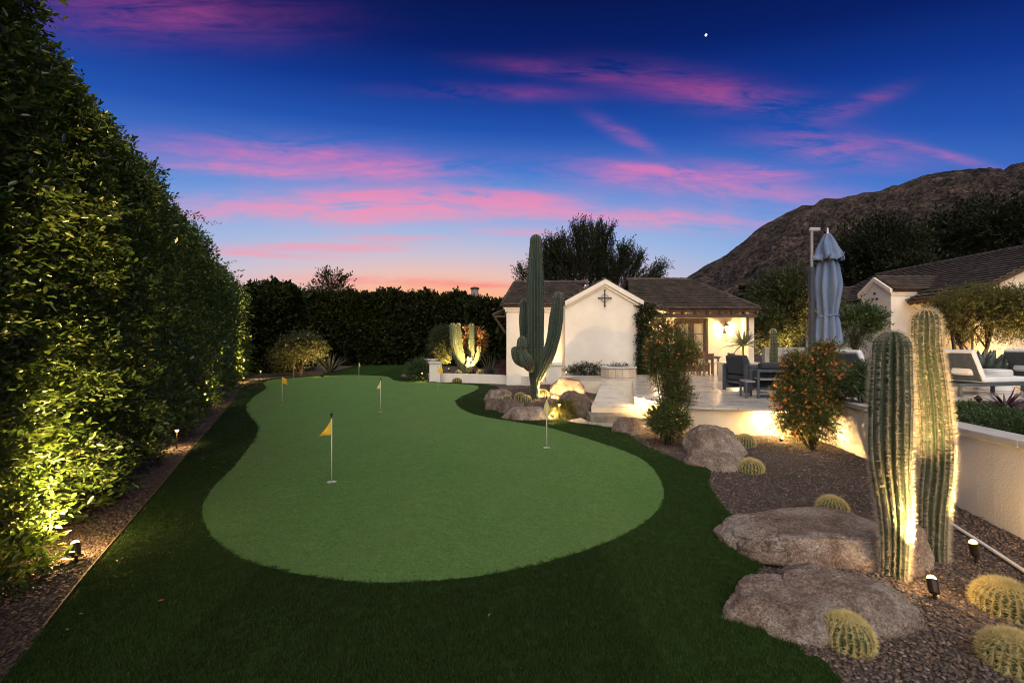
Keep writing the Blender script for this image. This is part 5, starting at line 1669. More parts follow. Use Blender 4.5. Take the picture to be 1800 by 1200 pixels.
# saguaro
sg = ground_hit(940, 702)
sx, sy, sz = sg
def S_(px, py, dy=0): 
    v = PD(px, py, sy + dy); return (v.x, v.y, v.z)
k_ = sy / F
cactus('saguaro_cactus', 'tallest saguaro with raised arms standing on the rock mound in front of the guest house', 'cactus', sg,
       [('trunk', dict(path=[S_(941, 712), S_(940, 680), S_(941, 650), S_(941, 600), S_(941, 520), S_(942, 425)], rads=[6.5 * k_, 7.5 * k_, 13 * k_, 14.5 * k_, 15 * k_, 14.5 * k_, 14 * k_, 12 * k_, 10 * k_], ribs=15, depth=.24, sp_len=.030, sp_w=.004, sp_k=3, sp_step=.06, seg_len=.08)),
        ('arm', dict(path=[S_(944, 665), S_(956, 640, -.05), S_(968, 612, -.1), S_(976, 575, -.1), S_(981, 525, -.1)], rads=[9 * k_, 11 * k_, 11 * k_, 11.5 * k_, 9 * k_], ribs=13, depth=.24, sp_len=.030, sp_w=.004, sp_k=3, sp_step=.06, seg_len=.08)),
        ('arm', dict(path=[S_(938, 632, .1), S_(928, 620, .25), S_(922, 596, .3), S_(920, 565, .3), S_(921, 534, .3)], rads=[6 * k_, 7 * k_, 7.5 * k_, 7.5 * k_, 6.5 * k_], ribs=11, depth=.24, sp_len=.03, sp_w=.004, sp_k=3, sp_step=.07, seg_len=.08)),
        ('arm', dict(path=[S_(934, 652, -.35), S_(928, 640, -.5), S_(921, 626, -.5), S_(918, 618, -.5)], rads=[4 * k_, 9 * k_, 11 * k_, 7 * k_], ribs=14, depth=.18, sp_len=.026, sp_w=.0035, sp_k=3, sp_step=.06, seg_len=.05)),
        ('arm', dict(path=[S_(934, 640, -.2), S_(920, 637, -.3), S_(909, 626, -.35), S_(906, 618, -.35)], rads=[4 * k_, 8 * k_, 10 * k_, 7 * k_], ribs=13, depth=.18, sp_len=.026, sp_w=.0035, sp_k=3, sp_step=.06, seg_len=.05)),
        ('arm', dict(path=[S_(918, 616, -.5), S_(917, 606, -.5), S_(917, 601, -.5)], rads=[6 * k_, 8.5 * k_, 7.5 * k_], ribs=13, depth=.18, sp_len=.026, sp_w=.0035, sp_k=3, sp_step=.06, seg_len=.04))],
       skin=m_cact_blue)
# organ pipe cactus in the low planter
oy = 22.3; ok_ = oy / F
def O_(px, py, dy=0):
    v = PD(px, py, oy + dy); return (v.x, v.y, v.z)
cactus('organ_pipe_cactus', 'organ pipe cactus with upright arms, lit golden from below, in the low white planter', 'cactus', (O_(820, 655)[0], oy, .3),
       [('arm', dict(path=[O_(818, 655), O_(808, 635), O_(800, 612), O_(797, 590), O_(796, 575)], rads=[6 * ok_, 7 * ok_, 7 * ok_, 5.5 * ok_], ribs=10, sp_len=.05, sp_w=.006, sp_k=3, sp_step=.10, seg_len=.1)),
        ('arm', dict(path=[O_(820, 655, .1), O_(814, 632, .1), O_(808, 605, .1), O_(806, 573, .1)], rads=[4 * ok_, 5 * ok_, 4.5 * ok_, 3.8 * ok_], ribs=10, sp_len=.05, sp_w=.006, sp_k=3, sp_step=.10, seg_len=.1)),
        ('arm', dict(path=[O_(824, 655, .1), O_(828, 628, .2), O_(829, 600, .2), O_(829, 575, .2)], rads=[4 * ok_, 5.5 * ok_, 5.5 * ok_, 4.5 * ok_], ribs=10, sp_len=.05, sp_w=.006, sp_k=3, sp_step=.10, seg_len=.1)),
        ('arm', dict(path=[O_(822, 655, -.1), O_(831, 642, -.2), O_(839, 628, -.2), O_(842, 614, -.2)], rads=[4 * ok_, 4.5 * ok_, 4.2 * ok_, 3.2 * ok_], ribs=10, sp_len=.05, sp_w=.006, sp_k=3, sp_step=.10, seg_len=.1)),
        ('arm', dict(path=[O_(819, 656, -.2), O_(822, 645, -.3), O_(824, 632, -.3)], rads=[4 * ok_, 3.6 * ok_, 3 * ok_], ribs=10, sp_len=.05, sp_w=.006, sp_k=3, sp_step=.10, seg_len=.1))])
cactus('small_column_cactus', 'slim dark columnar cactus beside the right end of the porch', 'cactus', (8.5 / 1, 17.6, D),
       [('stem', dict(path=[(10.1, 17.6, D), (10.12, 17.6, 1.6), (10.1, 17.6, 2.2)], rads=[.12, .14, .11], ribs=10, sp_len=.05, sp_w=.01, sp_k=3, sp_step=.1, seg_len=.12))])
bpy.data.objects['small_column_cactus']['label'] = 'slim dark columnar cactus beside the right end of the porch'

# golden barrels: dense curved spines over a ribbed globe
def barrel(label, c, r, hfac=.85, ribs=22, dens=1.0, sp=.24, skin=None, gold=None, tilt=(0, 0)):
    c = Vector(c)
    t = thing('barrel_cactus', label, 'barrel cactus', c, group='golden barrel cacti')
    K = ribs * 4; rows = 18
    V = []; Pn = []; Nn = []; Tt = []
    for i in range(rows + 1):
        ph = -.95 + (math.pi / 2 + .95) * i / rows
        for k in range(K):
            th = 2 * math.pi * k / K
            crest = abs(math.cos(math.pi * (k % 4) / 4))
            rr = r * (math.cos(ph) ** .9 if ph < math.pi / 2 - 1e-3 else 0.0001) * (.86 + .14 * crest)
            V.append(Vector((rr * math.cos(th), rr * math.sin(th), r * hfac * (math.sin(ph) - (.10 if ph > 1.35 else 0)))))
    Q = []
    for i in range(rows):
        for k in range(K):
            a, b = i * K + k, i * K + (k + 1) % K
            Q.append((a, b, b + K, a + K))
    nph = int(26 * dens)
    for b in range(ribs):
        for j in range(nph):
            ph = -.75 + (math.pi / 2 + .72) * (j + random.random() * .3) / nph
            th = 2 * math.pi * b / ribs
            n_ = Vector((math.cos(th) * math.cos(ph), math.sin(th) * math.cos(ph), math.sin(ph)))
            Pn.append((n_.x * r, n_.y * r, n_.z * r * hfac)); Nn.append(tuple(n_))
            Tt.append((-math.cos(th) * math.sin(ph), -math.sin(th) * math.sin(ph), math.cos(ph)))
    SV, ST = spine_tris(np.array(Pn), np.array(Nn), np.array(Tt), 14, r * sp * 1.2, r * .011 + .0008, 2.2)
    up = r * hfac * .62
    V = [v + Vector((0, 0, up)) for v in V]
    SV = SV + np.array([0, 0, up])
    me = rawmesh('body', V, Q, skin or m_barrel, True)
    bo = link('body', me, t)
    link('spines', npmesh('spines', SV, ST, gold or m_spine_gold), bo, kind='stuff')
    t.rotation_euler = (tilt[0], tilt[1], random.uniform(0, 6))
    return t
def barrel_px(label, px, base_py, rpx, z=None, **kw):
    b = ground_hit(px, base_py) if z is None else P(px, base_py, z)
    r = rpx / F * b.y
    c = b + Vector((px - 900, F, 0)).normalized() * r * .7
    c.z = (gz(c.x, c.y) if z is None else z) - .01
    return barrel(label, c, r, **kw)
barrel_px('small round barrel cactus silhouetted in front of the lit riser wall', 1310, 787, 16, dens=.7)
barrel_px('round green barrel cactus alone in the middle of the gravel bed', 1321, 833, 19, hfac=.75, dens=.8)
barrel('low barrel cactus peeking over the back of the broad flat boulder', (3.42, 4.86, -.02), .135, dens=.8, hfac=.8)
barrel_px('barrel cactus tight against the front of the nearest boulder', 1490, 1148, 38, hfac=.90)
barrel_px('large golden barrel cactus cut by the right edge of the photo, the farther of two', 1768, 1088, 43, hfac=.85, ribs=26)
barrel_px('large golden barrel cactus in the bottom right corner of the photo', 1784, 1190, 46, hfac=.9, ribs=26)
barrel_px('small golden barrel on the left boulders of the saguaro group', 891, 706, 8, dens=.6, ribs=14)
barrel_px('golden barrel behind its twin, left of the saguaro trunk', 915, 705, 10, dens=.6, ribs=14)
barrel_px('golden barrel in front of its twin, left of the saguaro trunk', 925, 711, 9, dens=.6, ribs=14)
barrel_px('wide golden barrel just right of the saguaro trunk', 953, 698, 11, dens=.6, hfac=.7, ribs=16)
barrel_px('low pale barrel in front of the low white wall, the leftmost of three', 804, 673, 9, dens=.6, hfac=.6, ribs=14)
barrel_px('dark round barrel in front of the low white wall, the middle of three', 868, 672, 7.5, dens=.6, hfac=.8, ribs=14, gold=m_barrel)
barrel_px('barrel by the low white wall near the saguaro, the rightmost of three', 907, 674, 9, dens=.6, ribs=14)
barrel_px('small yellow-lit barrel inside the low planter, right of the organ pipe cactus', 844, 658, 6, z=.32, dens=.5, ribs=12)
barrel_px('small barrel inside the low planter, left of the organ pipe cactus', 806, 658, 5.5, z=.32, dens=.5, ribs=12)

# ------------------------------------------------------------------ shrubs and plants
def bush(name, label, cat, c, r, n, lm, ls, nl=8, lw=.45, shell=.2, fine=False, flowers=None, nf=0, fs=.03, stems=9, spl=3.6, group=None, up=.3, jit=.5, base_z=None):
    """c = centre of the crown"""
    c = Vector(c)
    bz = c.z - r[2] if base_z is None else base_z
    base = Vector((c.x, c.y, bz))
    t = thing(name, label, cat, base, group=group)
    pts, dr = ellipsoid_pts(n, tuple(c), r, shell)
    V, Q = sprigs(pts, dr + rng.normal(0, jit, (n, 3)) + np.array([0, 0, up]), nl, ls * spl, ls, lw, .85, .15, fine=fine)
    V2, Q2 = twigs(pts, dr, ls * spl, ls * .04)
    V, Q, I = join_np([(V, Q, 0), (V2, Q2, 1)])
    link('foliage', npmesh('foliage', V - np.array(base)[None], Q, [lm, m_bark], I), t, kind='stuff')
    mb = MB()
    for k in range(stems):
        a = random.uniform(0, 6.28); q = random.uniform(.2, .8)
        tip = c + Vector((math.cos(a) * r[0] * q, math.sin(a) * r[1] * q, r[2] * random.uniform(.1, .7)))
        mb.tube([base + Vector((random.uniform(-.04, .04), random.uniform(-.04, .04), -.03)), base.lerp(tip, .5) + Vector((0, 0, .03)), tip], [.014, .010, .004], 5)
    mb.build('stem', m_bark, t, kind='stuff')
    if flowers:
        fp_, fd_ = ellipsoid_pts(nf, tuple(c), [q * 1.04 for q in r], .82)
        V, Q = sprigs(fp_, fd_ + rng.normal(0, .3, (nf, 3)) + np.array([0, 0, .4]), 9, fs * 1.6, fs, .85, 1.6, 0, fine=False)
        link('flowers', npmesh('flowers', V - np.array(base)[None], Q, flowers), t, kind='stuff')
    return t
def multi_bush(name, label, cat, blobs, lm, ls, base, flowers=None, fs=.03, group=None, **kw):
    """a shrub whose outline is several blobs: (centre, radii, sprigs, flowers)"""
    base = Vector(base)
    t = thing(name, label, cat, base, group=group)
    parts = []; fl = []
    mb = MB()
    b = 0
    for (c, r, n, nf) in blobs:
        n = int(n * kw.get('dmul', 1.0))
        pts, dr = ellipsoid_pts(n, c, r, .1)
        pts = pts + rng.normal(0, .03, (n, 3))
        ax_ = dr * .8 + rng.normal(0, .5, (n, 3)) + np.array([0, 0, .35])
        V, Q = sprigs(pts, ax_, kw.get('nl', 9), ls * kw.get('spl', 4.5), ls, kw.get('lw', .45), .8, .2, fine=False)
        parts.append((V, Q, 0))
        V2, Q2 = twigs(pts, ax_, ls * 4, ls * .05)
        parts.append((V2, Q2, 1))
        if nf:
            fp_, fd_ = ellipsoid_pts(int(nf * 1.6), c, [q * 1.08 for q in r], .6)
            fp_ = fp_
            fl.append(sprigs(fp_, fd_ + rng.normal(0, .3, (len(fp_), 3)) + np.array([0, 0, .5]), 8, fs * 1.5, fs, .9, 1.6, 0, fine=False) + (0,))
        for k in range(3):
            tip = Vector(c) + Vector(rng.normal(0, .4, 3) * np.array(r))
            mb.tube([base, base.lerp(tip, .5) + Vector((random.uniform(-.05, .05), 0, .04)), tip], [.012, .008, .003], 5)
    V, Q, I = join_np(parts)
    link('foliage', npmesh('foliage', V - np.array(base)[None], Q, [lm, m_bark], I), t, kind='stuff')
    mb.build('stem', m_bark, t, kind='stuff')
    if fl:
        V, Q, I = join_np(fl)
        link('flowers', npmesh('flowers', V - np.array(base)[None], Q, flowers or L_flower), t, kind='stuff')
    return t
# orange flowering shrub (in front of the wall corner) and its taller neighbour
def B_(px, py, d): 
    v = PD(px, py, d); return (v.x, v.y, v.z)
multi_bush('flowering_shrub', 'rounded shrub full of orange flowers in front of the planter wall corner', 'shrub',
           [(B_(1430, 655, 7.5), (.40, .40, .36), 620, 95), (B_(1400, 690, 7.4), (.32, .36, .30), 420, 60), (B_(1455, 700, 7.6), (.28, .32, .34), 420, 40), (B_(1425, 740, 7.4), (.36, .36, .30), 520, 26),
            (B_(1385, 735, 7.3), (.20, .24, .20), 180, 16), (B_(1450, 620, 7.5), (.16, .2, .14), 120, 22), (B_(1395, 640, 7.4), (.16, .2, .14), 110, 22)],
           L_bird, .030, (4.92, 7.45, 0), fs=.026, lw=.42, dmul=2.6)
multi_bush('flowering_shrub', 'tall loose shrub with a few orange flowers between the garden path and the patio', 'shrub',
           [(B_(1180, 605, 8.3), (.36, .36, .34), 480, 15), (B_(1172, 650, 8.3), (.34, .34, .30), 480, 12), (B_(1190, 690, 8.2), (.26, .26, .24), 330, 8), (B_(1165, 575, 8.3), (.16, .2, .14), 90, 12),
            (B_(1210, 620, 8.3), (.18, .22, .26), 170, 10), (B_(1150, 620, 8.3), (.14, .2, .22), 110, 14)],
           L_bird, .030, (2.85, 8.3, 0), fs=.024, lw=.42, dmul=2.6)
bush('round_shrub', 'dense dark green rounded shrub at the foot of the tall loose one', 'shrub', B_(1174, 736, 8.0), (.36, .36, .30), 2200, L_bird, .026, nl=9, lw=.5, base_z=0)
bush('columnar_shrub', 'slim upright green shrub lit from one side, behind the pillars', 'shrub', B_(775, 608, 24.5), (.55, .5, 1.15), 1800, L_mid, .07, nl=7, base_z=.1)
bush('russet_shrub', 'russet-leaved shrub glowing behind the organ pipe cactus', 'shrub', B_(832, 600, 23.4), (.70, .35, .85), 800, L_redleaf, .065, nl=6, base_z=.3)
bush('purple_shrub', 'low purple-leaved shrub in the low planter, left of the saguaro', 'shrub', B_(896, 646, 20.6), (.62, .4, .32), 420, L_purple, .05, nl=7, base_z=.3)
bush('purple_shrub', 'smaller purple groundcover in front of the other purple shrub, beside the saguaro', 'shrub', B_(905, 654, 20.0), (.5, .25, .13), 200, L_purple, .05, nl=7, base_z=.3)
bush('gable_planting', 'dark green bushes with small white flowers along the base of the gable wall', 'shrub', (2.95, 18.0, .74), (.85, .22, .22), 900, L_ficus_far, .045, nl=7, flowers=L_white, nf=14, fs=.04, base_z=D)
bush('gable_planting', 'short dark plants between the flowering bushes and the fire pit', 'shrub', (4.2, 18.05, .76), (.55, .2, .18), 400, L_ficus_far, .045, nl=7, flowers=L_white, nf=10, fs=.035, base_z=D)
bush('low_shrub', 'leafy green shrub left of the short white pillars', 'shrub', B_(738, 650, 21.5), (.60, .4, .45), 900, L_green, .07, nl=7, base_z=0)
bush('golden_shrub', 'small yellow-lit bushy plant among the boulders, behind the path light', 'shrub', B_(990, 721, 10.8), (.26, .22, .22), 800, L_olive, .035, nl=8, base_z=.02)
# dark spreading bush with an uplight at the far left, near the back hedge
multi_bush('spreading_bush', 'spreading bush with bare lower stems uplit yellow, in front of the back hedge', 'shrub',
           [(B_(532, 607, 25), (1.05, .8, .52), 620, 26), (B_(500, 627, 25.2), (.75, .6, .6), 260, 0), (B_(552, 612, 24.8), (.50, .5, .50), 260, 12)], L_mid, .10, (-11.6, 25, 0), flowers=L_redleaf, fs=.06, nl=7, dmul=1.5)
# vine on the corner of the gable block
vn = thing('climbing_vine', 'dark climbing vine on the right corner of the gable wall', 'vine', (5.5, 18.4, D))
n = 2600
zz = rng.uniform(D, 3.35, n); xx = rng.uniform(5.02, 5.75, n) + .12 * np.array([mnoise.noise(Vector((z * 1.6, 2, 1))) * 2 for z in zz]); yy = 18.46 - rng.uniform(0, .24, n)
xx = np.where(zz > 2.7, xx + rng.uniform(0, .55, n) * (rng.uniform(0, 1, n) < .35), xx)
V, Q = sprigs(np.column_stack([xx, yy, zz]), rng.normal(0, .5, (n, 3)) + np.array([0, -.8, .0]), 6, .16, .06, .6, .9, .3, fine=False)
link('foliage', npmesh('foliage', V - np.array([5.5, 18.4, D]), Q, L_dark), vn, kind='stuff')
mb = MB()
for k in range(4):
    x = 5.25 + k * .12
    mb.tube([(x, 18.47, D), (x + .05, 18.46, 1.6), (x - .04, 18.46, 2.5), (x + .06, 18.45, 3.2)], [.025, .02, .015, .008], 5)
mb.build('stem', m_bark, vn, kind='stuff')

def blades(name, label, cat, c, n, ln, wd, mat, e0=.2, e1=1.3, curve=.35, thick=.0, group=None, petal=False, vee=.25, part='leaf'):
    """rosette of arching leaves, each leaf a part"""
    c = Vector(c)
    t = thing(name, label, cat, c, group=group)
    for k in range(n):
        a = k * 2.39996 + random.uniform(-.15, .15)
        f = (k + .5) / n
        e = e1 + (e0 - e1) * f + random.uniform(-.08, .08)
        L = ln * (.82 + .18 * f if petal else random.uniform(.7, 1.1))
        hx, hy_ = math.cos(a), math.sin(a)
        sd = Vector((-hy_, hx, 0))
        vs = []; m_ = 6
        p = c + Vector((hx, hy_, 0)) * .02
        ee = e
        for i in range(m_ + 1):
            q = i / m_
            w = wd * ((math.sin(math.pi * (.18 + .55 * q)) * (1 - q ** 4)) if petal else (1 - q) ** .6) * .5 + .001
            dirv = Vector((hx * math.cos(ee), hy_ * math.cos(ee), math.sin(ee)))
            nr = dirv.cross(sd) * -1
            vs += [p - sd * w + nr * w * vee, p - nr * w * .35 - nr * thick * (1 - q), p + sd * w + nr * w * vee]
            p = p + dirv * L / m_
            ee -= curve / m_ * (1.5 - e)
        fs_ = []
        for i in range(m_):
            b = i * 3
            fs_ += [(b, b + 1, b + 4, b + 3), (b + 1, b + 2, b + 5, b + 4)]
            if thick: fs_ += [(b + 2, b, b + 3, b + 5)]
        MB().add(vs, fs_).build(part, mat, t, smooth=True)
    return t
blades('agave', 'large grey-green agave rosette in front of the main house, between the loungers', 'agave', (14.05, 13.5, .64), 36, 1.20, .30, m_agave, .45, 1.45, .12, .02, petal=True)
blades('agave', 'dark spiky agave against the back hedge, right of the spreading bush', 'agave', (B_(580, 650, 27.5)[0], 27.5, 0), 20, 1.5, .14, m_agave_dark, .5, 1.4, .25, .01, petal=True, group='dark spiky agaves by the back hedge')
blades('agave', 'thin-leaved agave in the shade behind the low white wall, right of the organ pipe cactus', 'agave', (B_(862, 640, 21.8)[0], 21.8, .3), 22, 1.15, .07, m_agave_dark, .4, 1.4, .2, .01, petal=False)
blades('aloe', 'tree aloe with arching leaves standing in the cream planter box', 'aloe', (7.62, 15.0, 1.72), 34, .72, .10, m_aloe, -.1, 1.35, .5, .008)
MB().tube([(7.62, 15.0, 1.16), (7.60, 15.0, 1.5), (7.62, 15.0, 1.78)], [.04, .035, .03], 8).build('stem', m_bark, bpy.data.objects['aloe'])
blades('strap_plant', 'loose tuft of long pale strap leaves just right of the tall lit cactus', 'grass plant', (7.05, 7.4, .62), 24, .62, .02, m_aloe, .1, 1.1, .9)
blades('dark_aloe', 'dark spiky strap-leaved plant behind the lounger, in front of the main house', 'plant', (12.4, 13.4, .56), 22, .6, .05, m_agave, .2, 1.3, .3)
# raised bed planting
bush('raised_shrub', 'leafy green shrub rising from the raised bed left of the nearer columnar cactus', 'shrub', B_(1522, 668, 7.2), (.34, .3, .26), 900, L_green, .036, nl=8, base_z=.62, stems=12)
bush('raised_shrub', 'low green ground cover in the raised bed beside the tall lit cactus', 'shrub', B_(1712, 728, 7.0), (.62, .5, .13), 1100, L_green, .030, nl=8, base_z=.6)
bush('raised_shrub', 'bright green low shrub spilling over the wall cap at the right edge of the photo', 'shrub', (6.35, 5.7, .74), (.60, .55, .16), 1300, L_green, .030, nl=8, base_z=.6)
for k, (x, y, lb) in enumerate(((9.0, 8.3, 'purple strap-leaved plant in the raised bed nearest the bright ground light'), (10.4, 9.0, 'purple strap-leaved plant in front of the side table'), (9.4, 7.5, 'purple strap-leaved plant at the right edge of the photo'))):
    blades('purple_plant', lb, 'plant', (x, y, .62), 34, .42, .05, M('purple_strap', (.08, .03, .06), (.13, .05, .09), 6, .5) if k == 0 else bpy.data.materials['purple_strap'], .0, 1.2, .6, group='purple plants in the raised bed')

# ------------------------------------------------------------------ putting green flags and cups
m_pole = M('white_pole', (.62, .60, .50), (.70, .68, .58), 20, .4)
m_flag = M('yellow_flag', (.78, .48, .03), (.85, .56, .06), 9, .7, .2, 60)
m_flag_pale = M('pale_yellow_flag', (.70, .58, .24), (.78, .66, .32), 9, .7, .2, 60)
m_black = M('black_plastic', (.015, .015, .015), (.025, .025, .025), 20, .4)
m_cup = M('white_cup', (.70, .74, .74), (.78, .80, .80), 10, .5)
flag_lab = {'A': 'nearest yellow practice flag, its pennant drooping to the left', 'B': 'yellow practice flag in the middle of the green, behind the nearest one',
            'C': 'practice flag at the right of the green with a pale diamond-shaped hanging pennant', 'D': 'yellow practice flag at the left of the green, folded over to the right',
            'E': 'small yellow practice flag at the far left of the green, near the spreading bush', 'F': 'farthest practice flag, short pale pennant, near the back of the green',
            'G': 'practice flag with a square yellow pennant in front of the short white pillars'}
FH = .86
def flag(p, kind):
    t = thing('golf_flag', flag_lab[kind], 'golf flag', (p.x, p.y, ZG), group='yellow practice flags on the putting green')
    x, y, z = p.x, p.y, ZG
    MB().tube([(x, y, -.02), (x, y, z + FH - .05)], .0075, 10).build('pole', m_pole, t, smooth=True)
    MB().lathe((x, y, z + FH - .06), [(.010, 0), (.012, .015), (.010, .03), (.016, .04), (.017, .055), (.008, .065)], 12).build('pole_tip', m_black, t)
    mb = MB()
    mb.lathe((x, y, .006), [(cup_r - .001, 0), (cup_r - .001, .045), (cup_r - .006, .045), (cup_r - .006, .004)], 20, caps=False)
    mb.build('cup', m_cup, t)
    MB().lathe((x, y, .004), [(.0001, 0), (cup_r - .002, 0.002)], 20, caps=False).build('cup_bottom', m_black, t)
    zt = z + FH - .075
    # cloth as a grid: u along the fly, v down the hoist; both edges meet at the fly end
    shp = {'A': (-.175, .20, -.23, 'tri'), 'B': (-.13, .20, -.22, 'tri'), 'C': (.0, .22, -.30, 'dia'), 'D': (.14, .17, -.16, 'sq'), 'E': (.13, .17, -.22, 'tri'), 'F': (.06, .17, -.15, 'sq'), 'G': (.19, .17, -.12, 'sq')}[kind]
    fx, hz_, dz, form = shp
    nu, nv = 10, 8
    vs = []
    for i in range(nu + 1):
        u = i / nu
        for j in range(nv + 1):
            v = j / nv
            if form == 'tri':
                top = Vector((0, 0)).lerp(Vector((fx, dz)), u); bot = Vector((0, -hz_)).lerp(Vector((fx, dz)), u)
                bot.y += .012 * math.sin(u * math.pi)
                top.y -= .02 * math.sin(u * math.pi)
                q = top.lerp(bot, v)
                dy = .018 * math.sin(u * 7 + v * 2) * u + .01 * math.sin(v * 9) * u
            elif form == 'dia':
                w = .052 * math.sin(math.pi * min(1, v * 1.02)) ** .8
                q = Vector(((u - .5) * 2 * w, -v * .30)); dy = -.02 - .02 * math.cos((u - .5) * 6)
            else:
                q = Vector((fx * u, -hz_ * v + dz * .35 * u * u)); dy = .022 * math.sin(u * 6 + v * 2) * u
            vs.append((x + q.x, y - .009 + dy, zt + q.y))
    fs_ = [(i * (nv + 1) + j, (i + 1) * (nv + 1) + j, (i + 1) * (nv + 1) + j + 1, i * (nv + 1) + j + 1) for i in range(nu) for j in range(nv)]
    fo = MB().add(vs, fs_).build('pennant', m_flag_pale if kind in 'BCF' else m_flag, t, smooth=True)
    sd = fo.modifiers.new('cloth', 'SOLIDIFY'); sd.thickness = .0015
for p, (_, _, k) in zip(flag_pos, flags_px):
    flag(p, k)

# ------------------------------------------------------------------ garden lights
def spot_fixture(label, p, target, energy, cone=80, r=.035, h=.13, glow=True, lit=True, col=WARM, group='ground spotlights', gl=None, spill=None):
    p = Vector(p); tg = Vector(target)
    t = thing('ground_spotlight', label, 'spotlight', p, group=group)
    MB().tube([p + Vector((0, 0, -.05)), p + Vector((0, 0, h * .45))], .012, 8).build('stake', m_bronze, t)
    MB().lathe(p + Vector((0, 0, -.004)), [(r * .9, 0), (r * .75, .012)], 12).build('collar', m_bronze, t)
    hd_ = p + Vector((0, 0, h * .4))
    d = (tg - (p + Vector((0, 0, h)))).normalized()
    a = hd_; b = hd_ + d * h * .75
    MB().tube([a, a + d * .01, b - d * .012, b], [r * .75, r * .95, r, r * 1.05], 16).build('housing', m_bronze, t, smooth=False)
    if lit:
        sd_ = d.orthogonal().normalized(); up_ = d.cross(sd_)
        vs = [b + d * .003 + (sd_ * math.cos(k * math.pi / 8) + up_ * math.sin(k * math.pi / 8)) * r * .92 for k in range(16)]
        for q_, h_ in ((.80, .38), (.5, .62)):
            vs += [b + d * (.003 + r * h_) + (sd_ * math.cos(k * math.pi / 8) + up_ * math.sin(k * math.pi / 8)) * r * .92 * q_ for k in range(16)]
        vs += [b + d * (.003 + r * .72)]
        MB().add(vs, [(j * 16 + k, j * 16 + (k + 1) % 16, j * 16 + 16 + (k + 1) % 16, j * 16 + 16 + k) for j in range(2) for k in range(16)] + [(32 + k, 32 + (k + 1) % 16, 48) for k in range(16)]).build('lens', gl or m_bulb, t, smooth=True)
        lamp('SPOT', b + d * (r * 1.1 + .02), tg, energy, t, col, cone, .5, .025)
        lamp('POINT', b + d * (r * .6 + .03), None, spill if spill is not None else energy * .012, t, col, size=.03)
    return t
def path_light(label, p, h, energy, w=.075):
    p = Vector(p)
    t = thing('path_light', label, 'path light', p, group='bronze path lights')
    MB().tube([p + Vector((0, 0, -.05)), p + Vector((0, 0, h - .05))], .010, 8).build('post', m_bronze, t)
    MB().lathe(p + Vector((0, 0, -.004)), [(.035, 0), (.02, .02)], 10).build('foot', m_bronze, t)
    MB().lathe(p + Vector((0, 0, h)), [(w * .95, -.012), (w, -.004), (w * .5, .028), (.010, .04)], 18).build('shade', m_bronze, t)
    MB().lathe(p + Vector((0, 0, h - .06)), [(.016, 0), (.030, .03), (.028, .046)], 12).build('lens', m_bulb, t, smooth=True)
    lamp('SPOT', p + Vector((0, 0, h - .065)), p, energy, t, WARM, 150, .6, .03)
    return t
def gp_(px, py, off=0):
    v = ground_hit(px, py); return v
# left side
pA = gp_(134, 990)
spot_fixture('nearest ground spotlight, glaring bright at the foot of the left hedge', pA, (pA.x - .42, pA.y + .35, 1.1), 1000, 140, .034, .14, spill=30)
p_ = gp_(366, 716); spot_fixture('small ground spotlight under the tall uplit stripe of the left hedge', p_, (p_.x - .45, p_.y + .3, 3.4), 3600, 70, .04, .14, spill=40)
p_ = gp_(428, 672); spot_fixture('far ground spotlight at the last uplit ficus of the left hedge', p_, (p_.x - .5, p_.y + .3, 3.4), 6500, 70, .05, .16, spill=70)
p_ = gp_(311, 790); path_light('tall bronze path light on the left gravel strip', p_, .36, 40)
p_ = gp_(458, 666); path_light('path light at the far end of the left gravel strip', p_, .42, 80, .09)
p_ = gp_(566, 664); spot_fixture('starry bright ground spotlight beside the spreading bush', p_, (B_(552, 620, 24.8)[0], 25.0, 1.3), 1100, 100, .08, .18)
p_ = gp_(742, 672); path_light('path light in front of the nearer short white pillar', p_, .46, 70, .085)
# centre
p_ = gp_(983, 741); path_light('path light standing before the yellow-lit bushy plant', p_, .42, 70)
p_ = Vector((2.02, 17.0, D)); path_light('small path light behind the glowing orange boulder, near the planter box', p_, .22, 5)
p_ = ground_hit(952, 706); spot_fixture('ground spotlight hidden among boulders, aimed up the saguaro trunk', p_, (sx + .05, sy + .1, 2.8), 1500, 60, .035, .12)
p_ = ground_hit(968, 700); spot_fixture('ground spotlight against the glowing orange boulder', p_ + Vector((-.05, -.1, 0)), p_ + Vector((.55, .8, .35)), 480, 130, .03, .10)
p_ = ground_hit(974, 735); spot_fixture('ground spotlight lighting the long low boulder and the yellow plant', p_ + Vector((-.06, -.05, 0)), p_ + Vector((.25, .5, .3)), 260, 140, .03, .10, spill=10)
# in the low planter
op = O_(824, 656, -1.15)
spot_fixture('ground spotlight in the low planter under the organ pipe cactus', (op[0], op[1], .32), (O_(824, 600)[0], 22.7, 1.9), 2400, 66, .05, .14)
spot_fixture('ground spotlight between the columnar shrub and the organ pipe cactus', (B_(790, 655, 23.8)[0], 23.8, .30), (B_(778, 610, 24.5)[0], 24.5, 1.6), 800, 80, .05, .14)
